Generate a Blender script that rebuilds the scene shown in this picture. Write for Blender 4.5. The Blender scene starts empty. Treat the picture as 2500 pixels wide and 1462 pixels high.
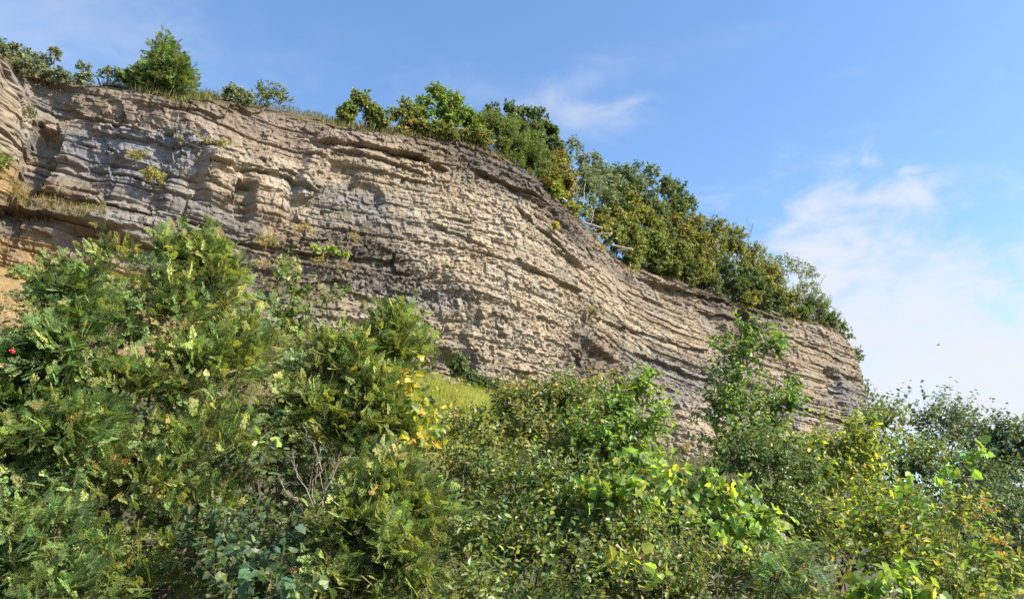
import bpy, math, random
import numpy as np
from mathutils import Vector, Matrix

random.seed(5)
rng = np.random.default_rng(11)
scene = bpy.context.scene
COL = scene.collection

# ------------------------------------------------------------------ camera
F_PX = 1888.0                      # focal length in pixels of the 2500 px wide photograph
PITCH = math.radians(19.5)
CAM = np.array([0.0, 0.0, 1.7])
cam_data = bpy.data.cameras.new("camera")
cam_data.sensor_fit = 'HORIZONTAL'
cam_data.sensor_width = 36.0
cam_data.lens = 36.0 * F_PX / 2500.0
cam_data.clip_start = 0.1
cam_data.clip_end = 20000.0
cam = bpy.data.objects.new("camera", cam_data)
COL.objects.link(cam)
cam.location = CAM
cam.rotation_euler = (math.radians(90) + PITCH, 0, 0)
scene.camera = cam

# ------------------------------------------------------------------ light
SUN_AZ = math.radians(110.0)        # clockwise from the view direction (+Y): from the right
SUN_EL = math.radians(38.0)
world = bpy.data.worlds.new("World")
scene.world = world
world.use_nodes = True
SKY_STRENGTH = 0.128
sun_data = bpy.data.lights.new("sun", 'SUN')
sun_data.energy = 4.6
sun_data.angle = math.radians(0.6)
sun_data.color = (1.0, 0.88, 0.70)
sun = bpy.data.objects.new("sun", sun_data)
COL.objects.link(sun)
sdir = Vector((math.sin(SUN_AZ) * math.cos(SUN_EL), math.cos(SUN_AZ) * math.cos(SUN_EL), math.sin(SUN_EL)))
sun.rotation_euler = sdir.to_track_quat('Z', 'Y').to_euler()
sun.location = (60, -20, 60)
scene.view_settings.view_transform = 'Standard'
scene.view_settings.look = 'None'
scene.view_settings.gamma = 1.0
scene.view_settings.use_curve_mapping = False
scene.view_settings.exposure = 1.25
scene.render.engine = 'CYCLES'
scene.cycles.use_denoising = False
scene.cycles.denoiser = 'OPENIMAGEDENOISE'
scene.cycles.max_bounces = 6
scene.cycles.diffuse_bounces = 3
scene.cycles.glossy_bounces = 2
scene.cycles.transmission_bounces = 4
scene.cycles.transparent_max_bounces = 4
scene.cycles.sample_clamp_indirect = 6.0


def ray(u, v):
    x = (u - 1250.0) / F_PX
    y = (731.0 - v) / F_PX
    return np.array([x, math.cos(PITCH) - math.sin(PITCH) * y, math.sin(PITCH) + math.cos(PITCH) * y])


def P(u, v, Y):
    d = ray(u, v)
    return CAM + d * (Y / d[1])


def project(p):
    q = p - CAM
    c, s = math.cos(PITCH), math.sin(PITCH)
    zc = q[..., 1] * c + q[..., 2] * s
    yc = -q[..., 1] * s + q[..., 2] * c
    return 1250 + F_PX * q[..., 0] / zc, 731 - F_PX * yc / zc, zc


# ------------------------------------------------------------------ sky with clouds
def build_sky():
    nt = world.node_tree
    N, Lk = nt.nodes, nt.links
    N.clear()
    out = N.new('ShaderNodeOutputWorld')
    bg = N.new('ShaderNodeBackground')
    bg.inputs['Strength'].default_value = SKY_STRENGTH
    Lk.new(bg.outputs[0], out.inputs[0])
    sky = N.new('ShaderNodeTexSky')
    sky.sky_type = 'NISHITA'
    sky.sun_disc = False
    sky.sun_elevation = SUN_EL
    sky.sun_rotation = SUN_AZ
    sky.altitude = 100
    sky.air_density = 1.0
    sky.dust_density = 0.6
    sky.ozone_density = 1.6
    tc = N.new('ShaderNodeTexCoord')
    D = tc.outputs['Generated']

    def val(op, a, b=None, clamp=False):
        m = N.new('ShaderNodeMath')
        m.operation = op
        m.use_clamp = clamp
        for i, x in enumerate((a, b)):
            if x is None:
                continue
            if isinstance(x, (int, float)):
                m.inputs[i].default_value = x
            else:
                Lk.new(x, m.inputs[i])
        return m.outputs[0]

    def dot(vec):
        m = N.new('ShaderNodeVectorMath')
        m.operation = 'DOT_PRODUCT'
        Lk.new(D, m.inputs[0])
        m.inputs[1].default_value = vec
        return m.outputs['Value']

    def noise(scale, detail, rough, stretch=(1, 1, 1), dist=0.0):
        mp = N.new('ShaderNodeMapping')
        mp.inputs['Scale'].default_value = stretch
        Lk.new(D, mp.inputs['Vector'])
        n = N.new('ShaderNodeTexNoise')
        n.inputs['Scale'].default_value = scale
        n.inputs['Detail'].default_value = detail
        n.inputs['Roughness'].default_value = rough
        n.inputs['Distortion'].default_value = dist
        Lk.new(mp.outputs[0], n.inputs['Vector'])
        return n.outputs['Fac']

    def smooth(x, lo, hi, a=0.0, b=1.0):
        m = N.new('ShaderNodeMapRange')
        m.interpolation_type = 'SMOOTHERSTEP'
        m.inputs['From Min'].default_value = lo
        m.inputs['From Max'].default_value = hi
        m.inputs['To Min'].default_value = a
        m.inputs['To Max'].default_value = b
        Lk.new(x, m.inputs['Value'])
        return m.outputs['Result']

    n_big = noise(3.2, 6, 0.55, (1, 1, 1.4), 0.3)
    n_fine = noise(14.0, 9, 0.62, (1, 1, 2.0), 0.5)
    n_mix = val('ADD', val('MULTIPLY', n_big, 0.5), val('MULTIPLY', n_fine, 0.5))

    def blob(u, v, a, b, roll, k, lo, hi, amount):
        c = Vector(ray(u, v)).normalized()
        r = Vector((1, 0, 0))
        r = (r - c * r.dot(c)).normalized()
        q = r.cross(c) * -1
        q = c.cross(r) * -1 if q.z < 0 else q
        cr, sr = math.cos(roll), math.sin(roll)
        r2, q2 = r * cr + q * sr, q * cr - r * sr
        x = val('DIVIDE', dot(r2), a)
        y = val('DIVIDE', dot(q2), b)
        e = val('SQRT', val('ADD', val('MULTIPLY', x, x), val('MULTIPLY', y, y)))
        e = val('ADD', e, val('MULTIPLY', val('SUBTRACT', n_mix, 0.5), k))
        m = smooth(e, lo, hi, amount, 0.0)
        front = val('GREATER_THAN', dot(c), 0.0)
        return val('MULTIPLY', m, front)

    clouds = [
        blob(2190, 800, 0.155, 0.160, 0.55, 4.6, -0.1, 1.65, 0.84),
        blob(2080, 560, 0.090, 0.065, 0.30, 4.6, -0.3, 1.5, 0.55),
        blob(2330, 960, 0.170, 0.070, 0.15, 4.2, -0.1, 1.7, 0.74),
        blob(2520, 1010, 0.130, 0.095, -0.30, 4.0, -0.1, 1.6, 0.65),
        blob(1420, 290, 0.075, 0.022, 0.05, 7.0, -1.2, 1.5, 0.34),
        blob(1420, 205, 0.085, 0.022, 0.28, 7.0, -1.2, 1.5, 0.26),
        blob(1540, 250, 0.028, 0.010, 0.35, 6.0, -1.2, 1.4, 0.34),
        blob(1180, 225, 0.10, 0.025, -0.1, 7.0, -1.2, 1.5, 0.16),
        blob(2128, 395, 0.020, 0.010, 0.3, 6.0, -1.2, 1.3, 0.75),
        blob(2426, 525, 0.014, 0.010, 0.5, 5.0, -1.2, 1.3, 0.50),
        blob(60, 40, 0.24, 0.07, -0.2, 4.0, -0.6, 1.8, 0.36),
        blob(2040, 185, 0.05, 0.010, 0.1, 6.0, -1.2, 1.3, 0.16),
    ]
    tot = clouds[0]
    for c in clouds[1:]:
        tot = val('SUBTRACT', 1.0, val('MULTIPLY', val('SUBTRACT', 1.0, tot), val('SUBTRACT', 1.0, c)))
    thin = smooth(noise(2.2, 7, 0.6, (1, 1.2, 3.0), 0.8), 0.52, 0.85, 0.0, 0.12)
    tot = val('SUBTRACT', 1.0, val('MULTIPLY', val('SUBTRACT', 1.0, tot), val('SUBTRACT', 1.0, thin)))
    hs = N.new('ShaderNodeHueSaturation')
    hs.inputs['Saturation'].default_value = 1.12
    hs.inputs['Value'].default_value = 1.0
    Lk.new(sky.outputs[0], hs.inputs['Color'])
    mix = N.new('ShaderNodeMix')
    mix.data_type = 'RGBA'
    Lk.new(tot, mix.inputs['Factor'])
    Lk.new(hs.outputs[0], mix.inputs[6])
    mix.inputs[7].default_value = (2.85, 2.92, 3.05, 1)
    Lk.new(mix.outputs[2], bg.inputs['Color'])


build_sky()


# ------------------------------------------------------------------ noise in numpy
def _hash(ix, iy, seed):
    n = (ix.astype(np.int64) * 374761393 + iy.astype(np.int64) * 668265263 + int(seed) * 974634777) & 0xFFFFFFFF
    n = ((n ^ (n >> 13)) * 1274126177) & 0xFFFFFFFF
    n = ((n ^ (n >> 16)) * 2246822519) & 0xFFFFFFFF
    return ((n ^ (n >> 15)) & 0xFFFFFF) / float(0x1000000)


def vnoise(x, y, seed):
    x, y = np.broadcast_arrays(np.asarray(x, float), np.asarray(y, float))
    ix, iy = np.floor(x), np.floor(y)
    fx, fy = x - ix, y - iy
    fx, fy = fx * fx * (3 - 2 * fx), fy * fy * (3 - 2 * fy)
    a, b = _hash(ix, iy, seed), _hash(ix + 1, iy, seed)
    c, d = _hash(ix, iy + 1, seed), _hash(ix + 1, iy + 1, seed)
    return ((a * (1 - fx) + b * fx) * (1 - fy) + (c * (1 - fx) + d * fx) * fy) * 2 - 1


def fbm(x, y, seed, octv=4, gain=0.5):
    r, a, t = 0.0, 1.0, 0.0
    for i in range(octv):
        r = r + a * vnoise(x * 2 ** i, y * 2 ** i, seed + 31 * i)
        t += a
        a *= gain
    return r / t


def cells(x, y, seed):
    """Nearest jittered cell: three random numbers of the cell, offset to its point and the gap to the next."""
    ix, iy = np.floor(x), np.floor(y)
    best = np.full(x.shape, 1e9)
    sec = np.full(x.shape, 1e9)
    bx, by, cx, cy = np.zeros_like(x), np.zeros_like(x), np.zeros_like(x), np.zeros_like(x)
    for ox in (-1, 0, 1):
        for oy in (-1, 0, 1):
            gx, gy = ix + ox, iy + oy
            px = gx + 0.1 + 0.8 * _hash(gx, gy, seed)
            py = gy + 0.1 + 0.8 * _hash(gx, gy, seed + 7)
            d = np.maximum(np.abs(x - px), np.abs(y - py)) * 0.6 + 0.4 * np.hypot(x - px, y - py)
            m = d < best
            sec = np.where(m, best, np.minimum(sec, d))
            best = np.where(m, d, best)
            bx, by = np.where(m, px, bx), np.where(m, py, by)
            cx, cy = np.where(m, gx, cx), np.where(m, gy, cy)
    return (_hash(cx, cy, seed + 13), _hash(cx, cy, seed + 17), _hash(cx, cy, seed + 23), x - bx, y - by, sec - best)


def sstep(x, a, b):
    t = np.clip((x - a) / (b - a), 0, 1)
    return t * t * (3 - 2 * t)


# ------------------------------------------------------------------ mesh helpers
def tag(o, label=None, cat=None, group=None, kind=None):
    if label:
        o["label"] = label
    if cat:
        o["category"] = cat
    if group:
        o["group"] = group
    if kind:
        o["kind"] = kind
    return o


def empty(name, loc):
    o = bpy.data.objects.new(name, None)
    o.empty_display_size = 0.2
    o.location = loc
    COL.objects.link(o)
    return o


def make_mesh(name, V, Fc, C=None, smooth=False, mat=None):
    """V (n,3), Fc (m,k) all faces with k corners, C (n,3) colour per vertex."""
    V = np.ascontiguousarray(V, np.float32)
    Fc = np.ascontiguousarray(Fc, np.int32)
    me = bpy.data.meshes.new(name)
    me.vertices.add(len(V))
    me.vertices.foreach_set("co", V.ravel())
    m, k = Fc.shape
    me.loops.add(m * k)
    me.loops.foreach_set("vertex_index", Fc.ravel())
    me.polygons.add(m)
    me.polygons.foreach_set("loop_start", np.arange(0, m * k, k, dtype=np.int32))
    me.polygons.foreach_set("loop_total", np.full(m, k, np.int32))
    me.polygons.foreach_set("use_smooth", np.full(m, bool(smooth)))
    if C is not None:
        a = me.color_attributes.new("Col", 'FLOAT_COLOR', 'POINT')
        c4 = np.ones((len(V), 4), np.float32)
        c4[:, :3] = C
        a.data.foreach_set("color", c4.ravel())
    me.update(calc_edges=True)
    if mat:
        me.materials.append(mat)
    return me


def add_obj(name, me, parent=None, loc=None):
    o = bpy.data.objects.new(name, me)
    COL.objects.link(o)
    if parent is not None:
        o.parent = parent
    if loc is not None:
        o.location = loc
    return o


def tubes(paths, sides=4):
    """paths: list of (points (k,3), radii (k,)) -> V, F quads."""
    Vs, Fs, n0 = [], [], 0
    ang = np.arange(sides) * 2 * math.pi / sides
    for pts, rad in paths:
        pts = np.asarray(pts, float)
        k = len(pts)
        t = np.gradient(pts, axis=0)
        t /= np.linalg.norm(t, axis=1)[:, None] + 1e-9
        ref = np.where(np.abs(t[:, 2:3]) > 0.9, np.array([[1.0, 0, 0]]), np.array([[0, 0, 1.0]]))
        a = np.cross(t, ref)
        a /= np.linalg.norm(a, axis=1)[:, None] + 1e-9
        b = np.cross(t, a)
        ring = pts[:, None] + np.asarray(rad)[:, None, None] * (a[:, None] * np.cos(ang)[None, :, None] + b[:, None] * np.sin(ang)[None, :, None])
        Vs.append(ring.reshape(-1, 3))
        i = np.arange(k - 1)[:, None] * sides
        j = np.arange(sides)[None]
        j2 = (j + 1) % sides
        Fs.append((np.stack([i + j, i + j2, i + sides + j2, i + sides + j], -1) + n0).reshape(-1, 4))
        n0 += k * sides
    return np.concatenate(Vs), np.concatenate(Fs)


# ------------------------------------------------------------------ materials
def mat_base(name):
    m = bpy.data.materials.new(name)
    m.use_nodes = True
    nt = m.node_tree
    nt.nodes.clear()
    return m, nt, nt.nodes, nt.links


def leaf_material(name, trans=0.4, rough=0.5, spec=0.35, boost=1.25):
    m, nt, N, L = mat_base(name)
    out = N.new('ShaderNodeOutputMaterial')
    at = N.new('ShaderNodeAttribute')
    at.attribute_name = "Col"
    oi = N.new('ShaderNodeObjectInfo')
    mul = N.new('ShaderNodeMix')
    mul.data_type = 'RGBA'
    mul.blend_type = 'MULTIPLY'
    mul.inputs['Factor'].default_value = 1
    L.new(at.outputs['Color'], mul.inputs[6])
    L.new(oi.outputs['Color'], mul.inputs[7])
    geo = N.new('ShaderNodeNewGeometry')
    nz = N.new('ShaderNodeTexNoise')
    nz.inputs['Scale'].default_value = 6.0
    nz.inputs['Detail'].default_value = 3
    L.new(geo.outputs['Position'], nz.inputs['Vector'])
    mr = N.new('ShaderNodeMapRange')
    mr.inputs['From Min'].default_value = 0.3
    mr.inputs['From Max'].default_value = 0.7
    mr.inputs['To Min'].default_value = 0.75
    mr.inputs['To Max'].default_value = 1.2
    L.new(nz.outputs['Fac'], mr.inputs['Value'])
    sc = N.new('ShaderNodeVectorMath')
    sc.operation = 'SCALE'
    L.new(mul.outputs[2], sc.inputs[0])
    L.new(mr.outputs['Result'], sc.inputs['Scale'])
    pb = N.new('ShaderNodeBsdfPrincipled')
    pb.inputs['Roughness'].default_value = rough
    pb.inputs['Specular IOR Level'].default_value = spec
    L.new(sc.outputs[0], pb.inputs['Base Color'])
    tb = N.new('ShaderNodeBsdfTranslucent')
    tcol = N.new('ShaderNodeVectorMath')
    tcol.operation = 'MULTIPLY'
    tcol.inputs[1].default_value = (1.2 * boost, 1.2 * boost, 0.5 * boost)
    L.new(sc.outputs[0], tcol.inputs[0])
    L.new(tcol.outputs[0], tb.inputs['Color'])
    mx = N.new('ShaderNodeMixShader')
    mx.inputs[0].default_value = trans
    L.new(pb.outputs[0], mx.inputs[1])
    L.new(tb.outputs[0], mx.inputs[2])
    L.new(mx.outputs[0], out.inputs[0])
    return m


def bark_material(name, c1, c2):
    m, nt, N, L = mat_base(name)
    out = N.new('ShaderNodeOutputMaterial')
    pb = N.new('ShaderNodeBsdfPrincipled')
    pb.inputs['Roughness'].default_value = 0.85
    nz = N.new('ShaderNodeTexNoise')
    nz.inputs['Scale'].default_value = 14
    nz.inputs['Detail'].default_value = 4
    geo = N.new('ShaderNodeNewGeometry')
    mp = N.new('ShaderNodeMapping')
    mp.inputs['Scale'].default_value = (1, 1, 0.25)
    L.new(geo.outputs['Position'], mp.inputs['Vector'])
    L.new(mp.outputs[0], nz.inputs['Vector'])
    cr = N.new('ShaderNodeValToRGB')
    cr.color_ramp.elements[0].color = (*c1, 1)
    cr.color_ramp.elements[1].color = (*c2, 1)
    cr.color_ramp.elements[0].position = 0.3
    cr.color_ramp.elements[1].position = 0.7
    L.new(nz.outputs['Fac'], cr.inputs[0])
    L.new(cr.outputs[0], pb.inputs['Base Color'])
    bp = N.new('ShaderNodeBump')
    bp.inputs['Strength'].default_value = 0.5
    bp.inputs['Distance'].default_value = 0.01
    L.new(nz.outputs['Fac'], bp.inputs['Height'])
    L.new(bp.outputs[0], pb.inputs['Normal'])
    L.new(pb.outputs[0], out.inputs[0])
    return m


def rock_material(name, use_attr):
    m, nt, N, L = mat_base(name)
    out = N.new('ShaderNodeOutputMaterial')
    pb = N.new('ShaderNodeBsdfPrincipled')
    pb.inputs['Roughness'].default_value = 0.9
    pb.inputs['Specular IOR Level'].default_value = 0.2
    geo = N.new('ShaderNodeNewGeometry')
    if use_attr:
        src = N.new('ShaderNodeAttribute')
        src.attribute_name = "Col"
        base = src.outputs['Color']
    else:
        src = N.new('ShaderNodeObjectInfo')
        base = src.outputs['Color']

    def noise(scale, detail, stretch, rough=0.6):
        mp = N.new('ShaderNodeMapping')
        mp.inputs['Scale'].default_value = stretch
        L.new(geo.outputs['Position'], mp.inputs['Vector'])
        n = N.new('ShaderNodeTexNoise')
        n.inputs['Scale'].default_value = scale
        n.inputs['Detail'].default_value = detail
        n.inputs['Roughness'].default_value = rough
        L.new(mp.outputs[0], n.inputs['Vector'])
        return n.outputs['Fac']

    n1 = noise(1.6, 6, (1, 1, 2.2))
    n2 = noise(9.0, 5, (1, 1, 2.5))
    mr = N.new('ShaderNodeMapRange')
    mr.inputs['From Min'].default_value = 0.3
    mr.inputs['From Max'].default_value = 0.7
    mr.inputs['To Min'].default_value = 0.72
    mr.inputs['To Max'].default_value = 1.22
    L.new(n1, mr.inputs['Value'])
    mr2 = N.new('ShaderNodeMapRange')
    mr2.inputs['From Min'].default_value = 0.3
    mr2.inputs['From Max'].default_value = 0.7
    mr2.inputs['To Min'].default_value = 0.8
    mr2.inputs['To Max'].default_value = 1.15
    L.new(n2, mr2.inputs['Value'])
    mm = N.new('ShaderNodeMath')
    mm.operation = 'MULTIPLY'
    L.new(mr.outputs[0], mm.inputs[0])
    L.new(mr2.outputs[0], mm.inputs[1])
    sc = N.new('ShaderNodeVectorMath')
    sc.operation = 'SCALE'
    L.new(base, sc.inputs[0])
    L.new(mm.outputs[0], sc.inputs['Scale'])
    L.new(sc.outputs[0], pb.inputs['Base Color'])
    bp = N.new('ShaderNodeBump')
    bp.inputs['Strength'].default_value = 0.7
    bp.inputs['Distance'].default_value = 0.06
    L.new(n2, bp.inputs['Height'])
    L.new(bp.outputs[0], pb.inputs['Normal'])
    L.new(pb.outputs[0], out.inputs[0])
    return m


M_ROCK = rock_material("rock", True)
M_BLOCK = rock_material("rock_block", False)
M_LEAF = leaf_material("leaf", 0.38, 0.42, 0.42)
M_THIN = leaf_material("thin_leaf", 0.48, 0.45, 0.4)
M_CEDAR = leaf_material("cedar_foliage", 0.34, 0.6, 0.2)
M_FAR = leaf_material("far_leaf", 0.32, 0.6, 0.25)
M_GRASS = leaf_material("grass_blade", 0.35, 0.6, 0.2)
M_BARK = bark_material("bark", (0.07, 0.05, 0.035), (0.17, 0.13, 0.095))
M_PALE = bark_material("pale_bark", (0.28, 0.25, 0.21), (0.48, 0.44, 0.38))
M_BARK2 = bark_material("dry_twig", (0.17, 0.14, 0.12), (0.30, 0.26, 0.22))
M_LOG = bark_material("weathered_log", (0.42, 0.39, 0.33), (0.66, 0.62, 0.54))

# ------------------------------------------------------------------ the cliff
TOP = [(-420, 60, 21.0), (-200, 108, 25.5), (0, 150, 31.5), (60, 178, 33.6), (110, 195, 34.6), (240, 210, 34.9), (400, 224, 35.1),
       (500, 245, 35.5), (740, 282, 39.0), (1000, 332, 42.7), (1200, 362, 45.8), (1330, 450, 49.2), (1450, 560, 55.5), (1550, 650, 62.0),
       (1700, 700, 68.5), (1850, 758, 75.0), (2040, 803, 83.0), (2092, 862, 86.0)]
ctrl = np.array([P(*t) for t in TOP])
ctrl = np.vstack([ctrl, ctrl[-1] + np.array([1.0, 4.0, -0.6]), ctrl[-1] + np.array([-0.5, 10.0, -0.8]), ctrl[-1] + np.array([-6.0, 22.0, 0.0]), ctrl[-1] + np.array([-16.0, 40.0, 0.0])])


def catmull(pts, n=16):
    out = []
    q = np.vstack([2 * pts[0] - pts[1], pts, 2 * pts[-1] - pts[-2]])
    for i in range(1, len(q) - 2):
        p0, p1, p2, p3 = q[i - 1], q[i], q[i + 1], q[i + 2]
        for k in range(n):
            t = k / n
            out.append(0.5 * ((2 * p1) + (p2 - p0) * t + (2 * p0 - 5 * p1 + 4 * p2 - p3) * t * t + (3 * p1 - p0 - 3 * p2 + p3) * t ** 3))
    out.append(pts[-1])
    return np.array(out)


dense = catmull(ctrl)
dseg = np.hypot(*np.diff(dense[:, :2], axis=0).T)
dS = np.r_[0, np.cumsum(dseg)]
S_END = dS[-1]


def plan_xy(s):
    return np.interp(s, dS, dense[:, 0]), np.interp(s, dS, dense[:, 1])


def top_z(s):
    return np.interp(s, dS, dense[:, 2])


def plan_normal(s, w=1.0):
    x1, y1 = plan_xy(np.clip(s - w, 0, S_END))
    x2, y2 = plan_xy(np.clip(s + w, 0, S_END))
    tx, ty = x2 - x1, y2 - y1
    l = np.hypot(tx, ty) + 1e-9
    return ty / l, -tx / l


def hit(u, v):
    d = ray(u, v)
    best = None
    for i in range(0, len(dense) - 1):
        ax, ay = dense[i, :2]
        ex, ey = dense[i + 1, :2] - dense[i, :2]
        det = d[0] * -ey + ex * d[1]
        if abs(det) < 1e-9:
            continue
        t = (ax * -ey + ex * ay) / det
        k = (d[0] * ay - d[1] * ax) / det
        if t > 0 and -0.001 <= k <= 1.001 and (best is None or t < best[0]):
            best = (t, dS[i] + k * dseg[i], CAM[2] + t * d[2])
    if best is None:
        return S_END * 0.9, 15.0
    return best[1], best[2]


# bedding dips gently: bed coordinate w = z - DIP(s)
_ds = np.array([0, 14, 25, 30, 38, 45, 60, 100, 160.0])
_dip = np.cumsum(np.r_[0, np.diff(_ds) * np.array([-0.12, -0.16, 0.03, 0.08, -0.02, -0.06, -0.05, -0.04])])
_dip -= np.interp(45, _ds, _dip)


def DIP(s):
    return np.interp(s, _ds, _dip)


# columns
s_in0, s_in1 = hit(-30, 500)[0], hit(2085, 950)[0]
cols = []
s = 0.0
while s < S_END:
    cols.append(s)
    x, y = plan_xy(s)
    D = math.hypot(x, y) * 1.08
    st = D / 773.0 * 1.12
    if s < s_in0 or s > s_in1 + 6:
        st *= 5.0
    s += st
cols = np.array(cols)
W_LO, W_HI = 8.0, 36.0
# beds: boundaries in w
beds = [W_LO]
brng = np.random.default_rng(3)
while beds[-1] < W_HI:
    beds.append(beds[-1] + brng.choice([0.35, 0.5, 0.7, 0.9, 1.2, 1.6, 2.0], p=[.2, .2, .2, .15, .1, .1, .05]) * brng.uniform(.85, 1.15))
beds = np.array(beds)
rows = [W_LO]
while rows[-1] < W_HI:
    rows.append(rows[-1] + 0.070)
rows = np.array(rows)
SS, WW = np.meshgrid(cols, rows)          # (nr, nc)
DIPS = DIP(SS)
ZT = top_z(SS) + 0.35 * fbm(SS / 2.6, SS * 0, 501, 4)
# the bed lines waver
Wv = WW + 0.09 * fbm(SS / 8.0, WW / 8.0, 41, 3) + 0.025 * fbm(SS / 0.9, WW / 1.0, 43, 2)


def bed_index(w, bounds):
    k = np.clip(np.searchsorted(bounds, w), 1, len(bounds) - 1)
    return k, w - bounds[k - 1], bounds[k] - bounds[k - 1]


bid, bup, bth = bed_index(Wv, beds)
tb = [W_LO - 1]
while tb[-1] < W_HI + 2:
    tb.append(tb[-1] + brng.choice([0.13, 0.18, 0.24, 0.32, 0.42]))
tb = np.array(tb)
Wt = Wv + 0.05 * vnoise(SS / 3.0, WW / 2.0, 47)
tid, tup, tth = bed_index(Wt, tb)
ZZ = WW + DIPS
# crumbliness of each region
crumb = np.clip(0.62 + 0.55 * fbm(SS / 7.0, ZZ / 4.0, 77, 3), 0.25, 1.3)
REG = [(200, 330, 4.0, 3.0, -0.2), (330, 420, 4.0, 3.0, -0.2), (170, 560, 3.5, 1.4, -0.6), (300, 565, 3.0, 1.2, -0.5), (60, 640, 4, 2.0, -0.6), (50, 480, 4, 1.2, -0.5), (1100, 780, 6, 3.5, 0.45), (1300, 860, 7, 3.5, 0.45), (950, 690, 4, 2.0, 0.35),
       (1450, 900, 6, 3, 0.4), (1900, 880, 9, 5, -0.2), (2000, 940, 7, 4, -0.2), (680, 470, 2, 1.2, -0.3), (1600, 760, 5, 2.0, -0.15), (1250, 420, 4, 1.2, 0.3), (1450, 570, 4, 1.5, 0.3)]
for (u, v, rs, rz, a) in REG:
    s0, z0 = hit(u, v)
    crumb += a * np.exp(-((SS - s0) / rs) ** 2 - ((ZZ - z0) / rz) ** 2)
crumb = np.clip(crumb, 0.10, 1.3)
disp = 0.45 * fbm(SS / 9.0, ZZ / 7.0, 3, 3)
strat = 0.78 * (1 - 0.45 * sstep(crumb, 0.62, 1.05))
# each bed stands out or back by its own amount, wandering slowly along the wall
disp += strat * ((_hash(bid, bid * 0, 91) - 0.5) * 0.34 + 0.26 * vnoise(SS / 8.0, bid * 7.3, 61) + 0.12 * vnoise(SS / 2.4, bid * 5.1, 67))
disp += strat * ((_hash(tid, tid * 0, 93) - 0.5) * 0.12 + 0.13 * vnoise(SS / 5.0, tid * 3.3, 69))


def blocks(idx, up_, wid_lo, wid_hi, seed, slant):
    """Vertical joints cut each bed into blocks of its own width."""
    wd = wid_lo + (wid_hi - wid_lo) * _hash(idx, idx * 0, seed)
    x = SS / wd + 37 * _hash(idx, idx * 0 + 1, seed) + slant * (_hash(idx, idx * 0 + 2, seed) - 0.5) * up_ / wd + 0.30 * vnoise(SS / wd * 0.9, idx * 2.7, seed + 3)
    c = np.floor(x)
    f = x - c
    return _hash(c, idx, seed + 5), _hash(c, idx, seed + 7), _hash(c, idx, seed + 9), f, np.minimum(f, 1 - f) * wd


A = blocks(bid, bup, 0.7, 2.6, 1001, 1.2)
var = 0.35 + 0.65 * sstep(fbm(SS / 6.0, ZZ / 2.5, 121, 2), -0.4, 0.4)
disp += (0.45 + 0.55 * strat) * var * (0.32 * (A[0] - 0.5) * (A[1] > 0.35) + 0.40 * (A[2] - 0.5) * (A[3] - 0.5) - 0.10 * np.exp(-(A[4] / 0.06) ** 2) - 0.25 * (A[1] - 0.5) * (bup / bth - 0.5))
Bk = blocks(tid, tup, 0.16, 0.6, 1021, 1.6)
disp += (0.07 + 0.12 * crumb) * ((Bk[0] - 0.5) + 0.8 * (Bk[2] - 0.5) * (Bk[3] - 0.5) - 0.5 * (Bk[1] - 0.3) * (tup / tth - 0.5))
# soft partings weather back under the beds as long shadow lines
part = np.exp(-(bup / 0.12) ** 4) * np.clip(vnoise(SS / 9.0, bid * 3.7, 71) * 1.5 + 0.45, 0, 1)
disp -= 0.40 * part * strat
part2 = np.exp(-(tup / 0.07) ** 4) * np.clip(vnoise(SS / 4.0, tid * 2.9, 73) * 1.6 - 0.1, 0, 1)
disp -= 0.16 * part2 * strat
# broken faces: cells with their own offset and tilt
ws, ww = SS + 0.4 * fbm(SS / 1.7, ZZ / 1.7, 201, 2), Wv + 0.08 * fbm(SS / 1.1, ZZ / 1.3, 203, 2)
c1 = cells(ws / 2.6, ww / 1.25, 301)
disp += 0.26 * ((c1[0] - 0.5) + 1.5 * (c1[1] - 0.5) * c1[3] + 1.2 * (c1[2] - 0.6) * c1[4])
c2 = cells(ws / 0.62 + 5, ww / 0.55, 307)
disp += (0.24 * (c2[0] - 0.5) + 0.50 * (c2[1] - 0.5) * c2[3] + 0.4 * (c2[2] - 0.62) * c2[4]) * np.clip(crumb - 0.3, 0, 1) * 0.85
c3 = cells(ws / 0.24 + 9, ww / 0.30, 311)
disp += (0.15 * (c3[0] - 0.5) + 0.30 * (c3[1] - 0.5) * c3[3] + 0.24 * (c3[2] - 0.62) * c3[4]) * crumb * 0.75
c4 = cells(ws / 0.2 + 3, ww / 0.13, 317)
disp += 0.06 * (c4[0] - 0.5) * crumb
# columnar chips in some beds
c5 = cells(ws / 0.32 + 21, ww / 0.8, 331)
disp += 0.75 * (0.20 * (c5[0] - 0.5) + 0.32 * (c5[1] - 0.5) * c5[3] + 0.2 * (c5[2] - 0.7) * c5[4]) * (0.25 + 0.75 * (_hash(bid, bid * 0, 335) > 0.3) * sstep(vnoise(SS / 5.0, bid * 1.9, 337), -0.6, 0.1))

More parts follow.
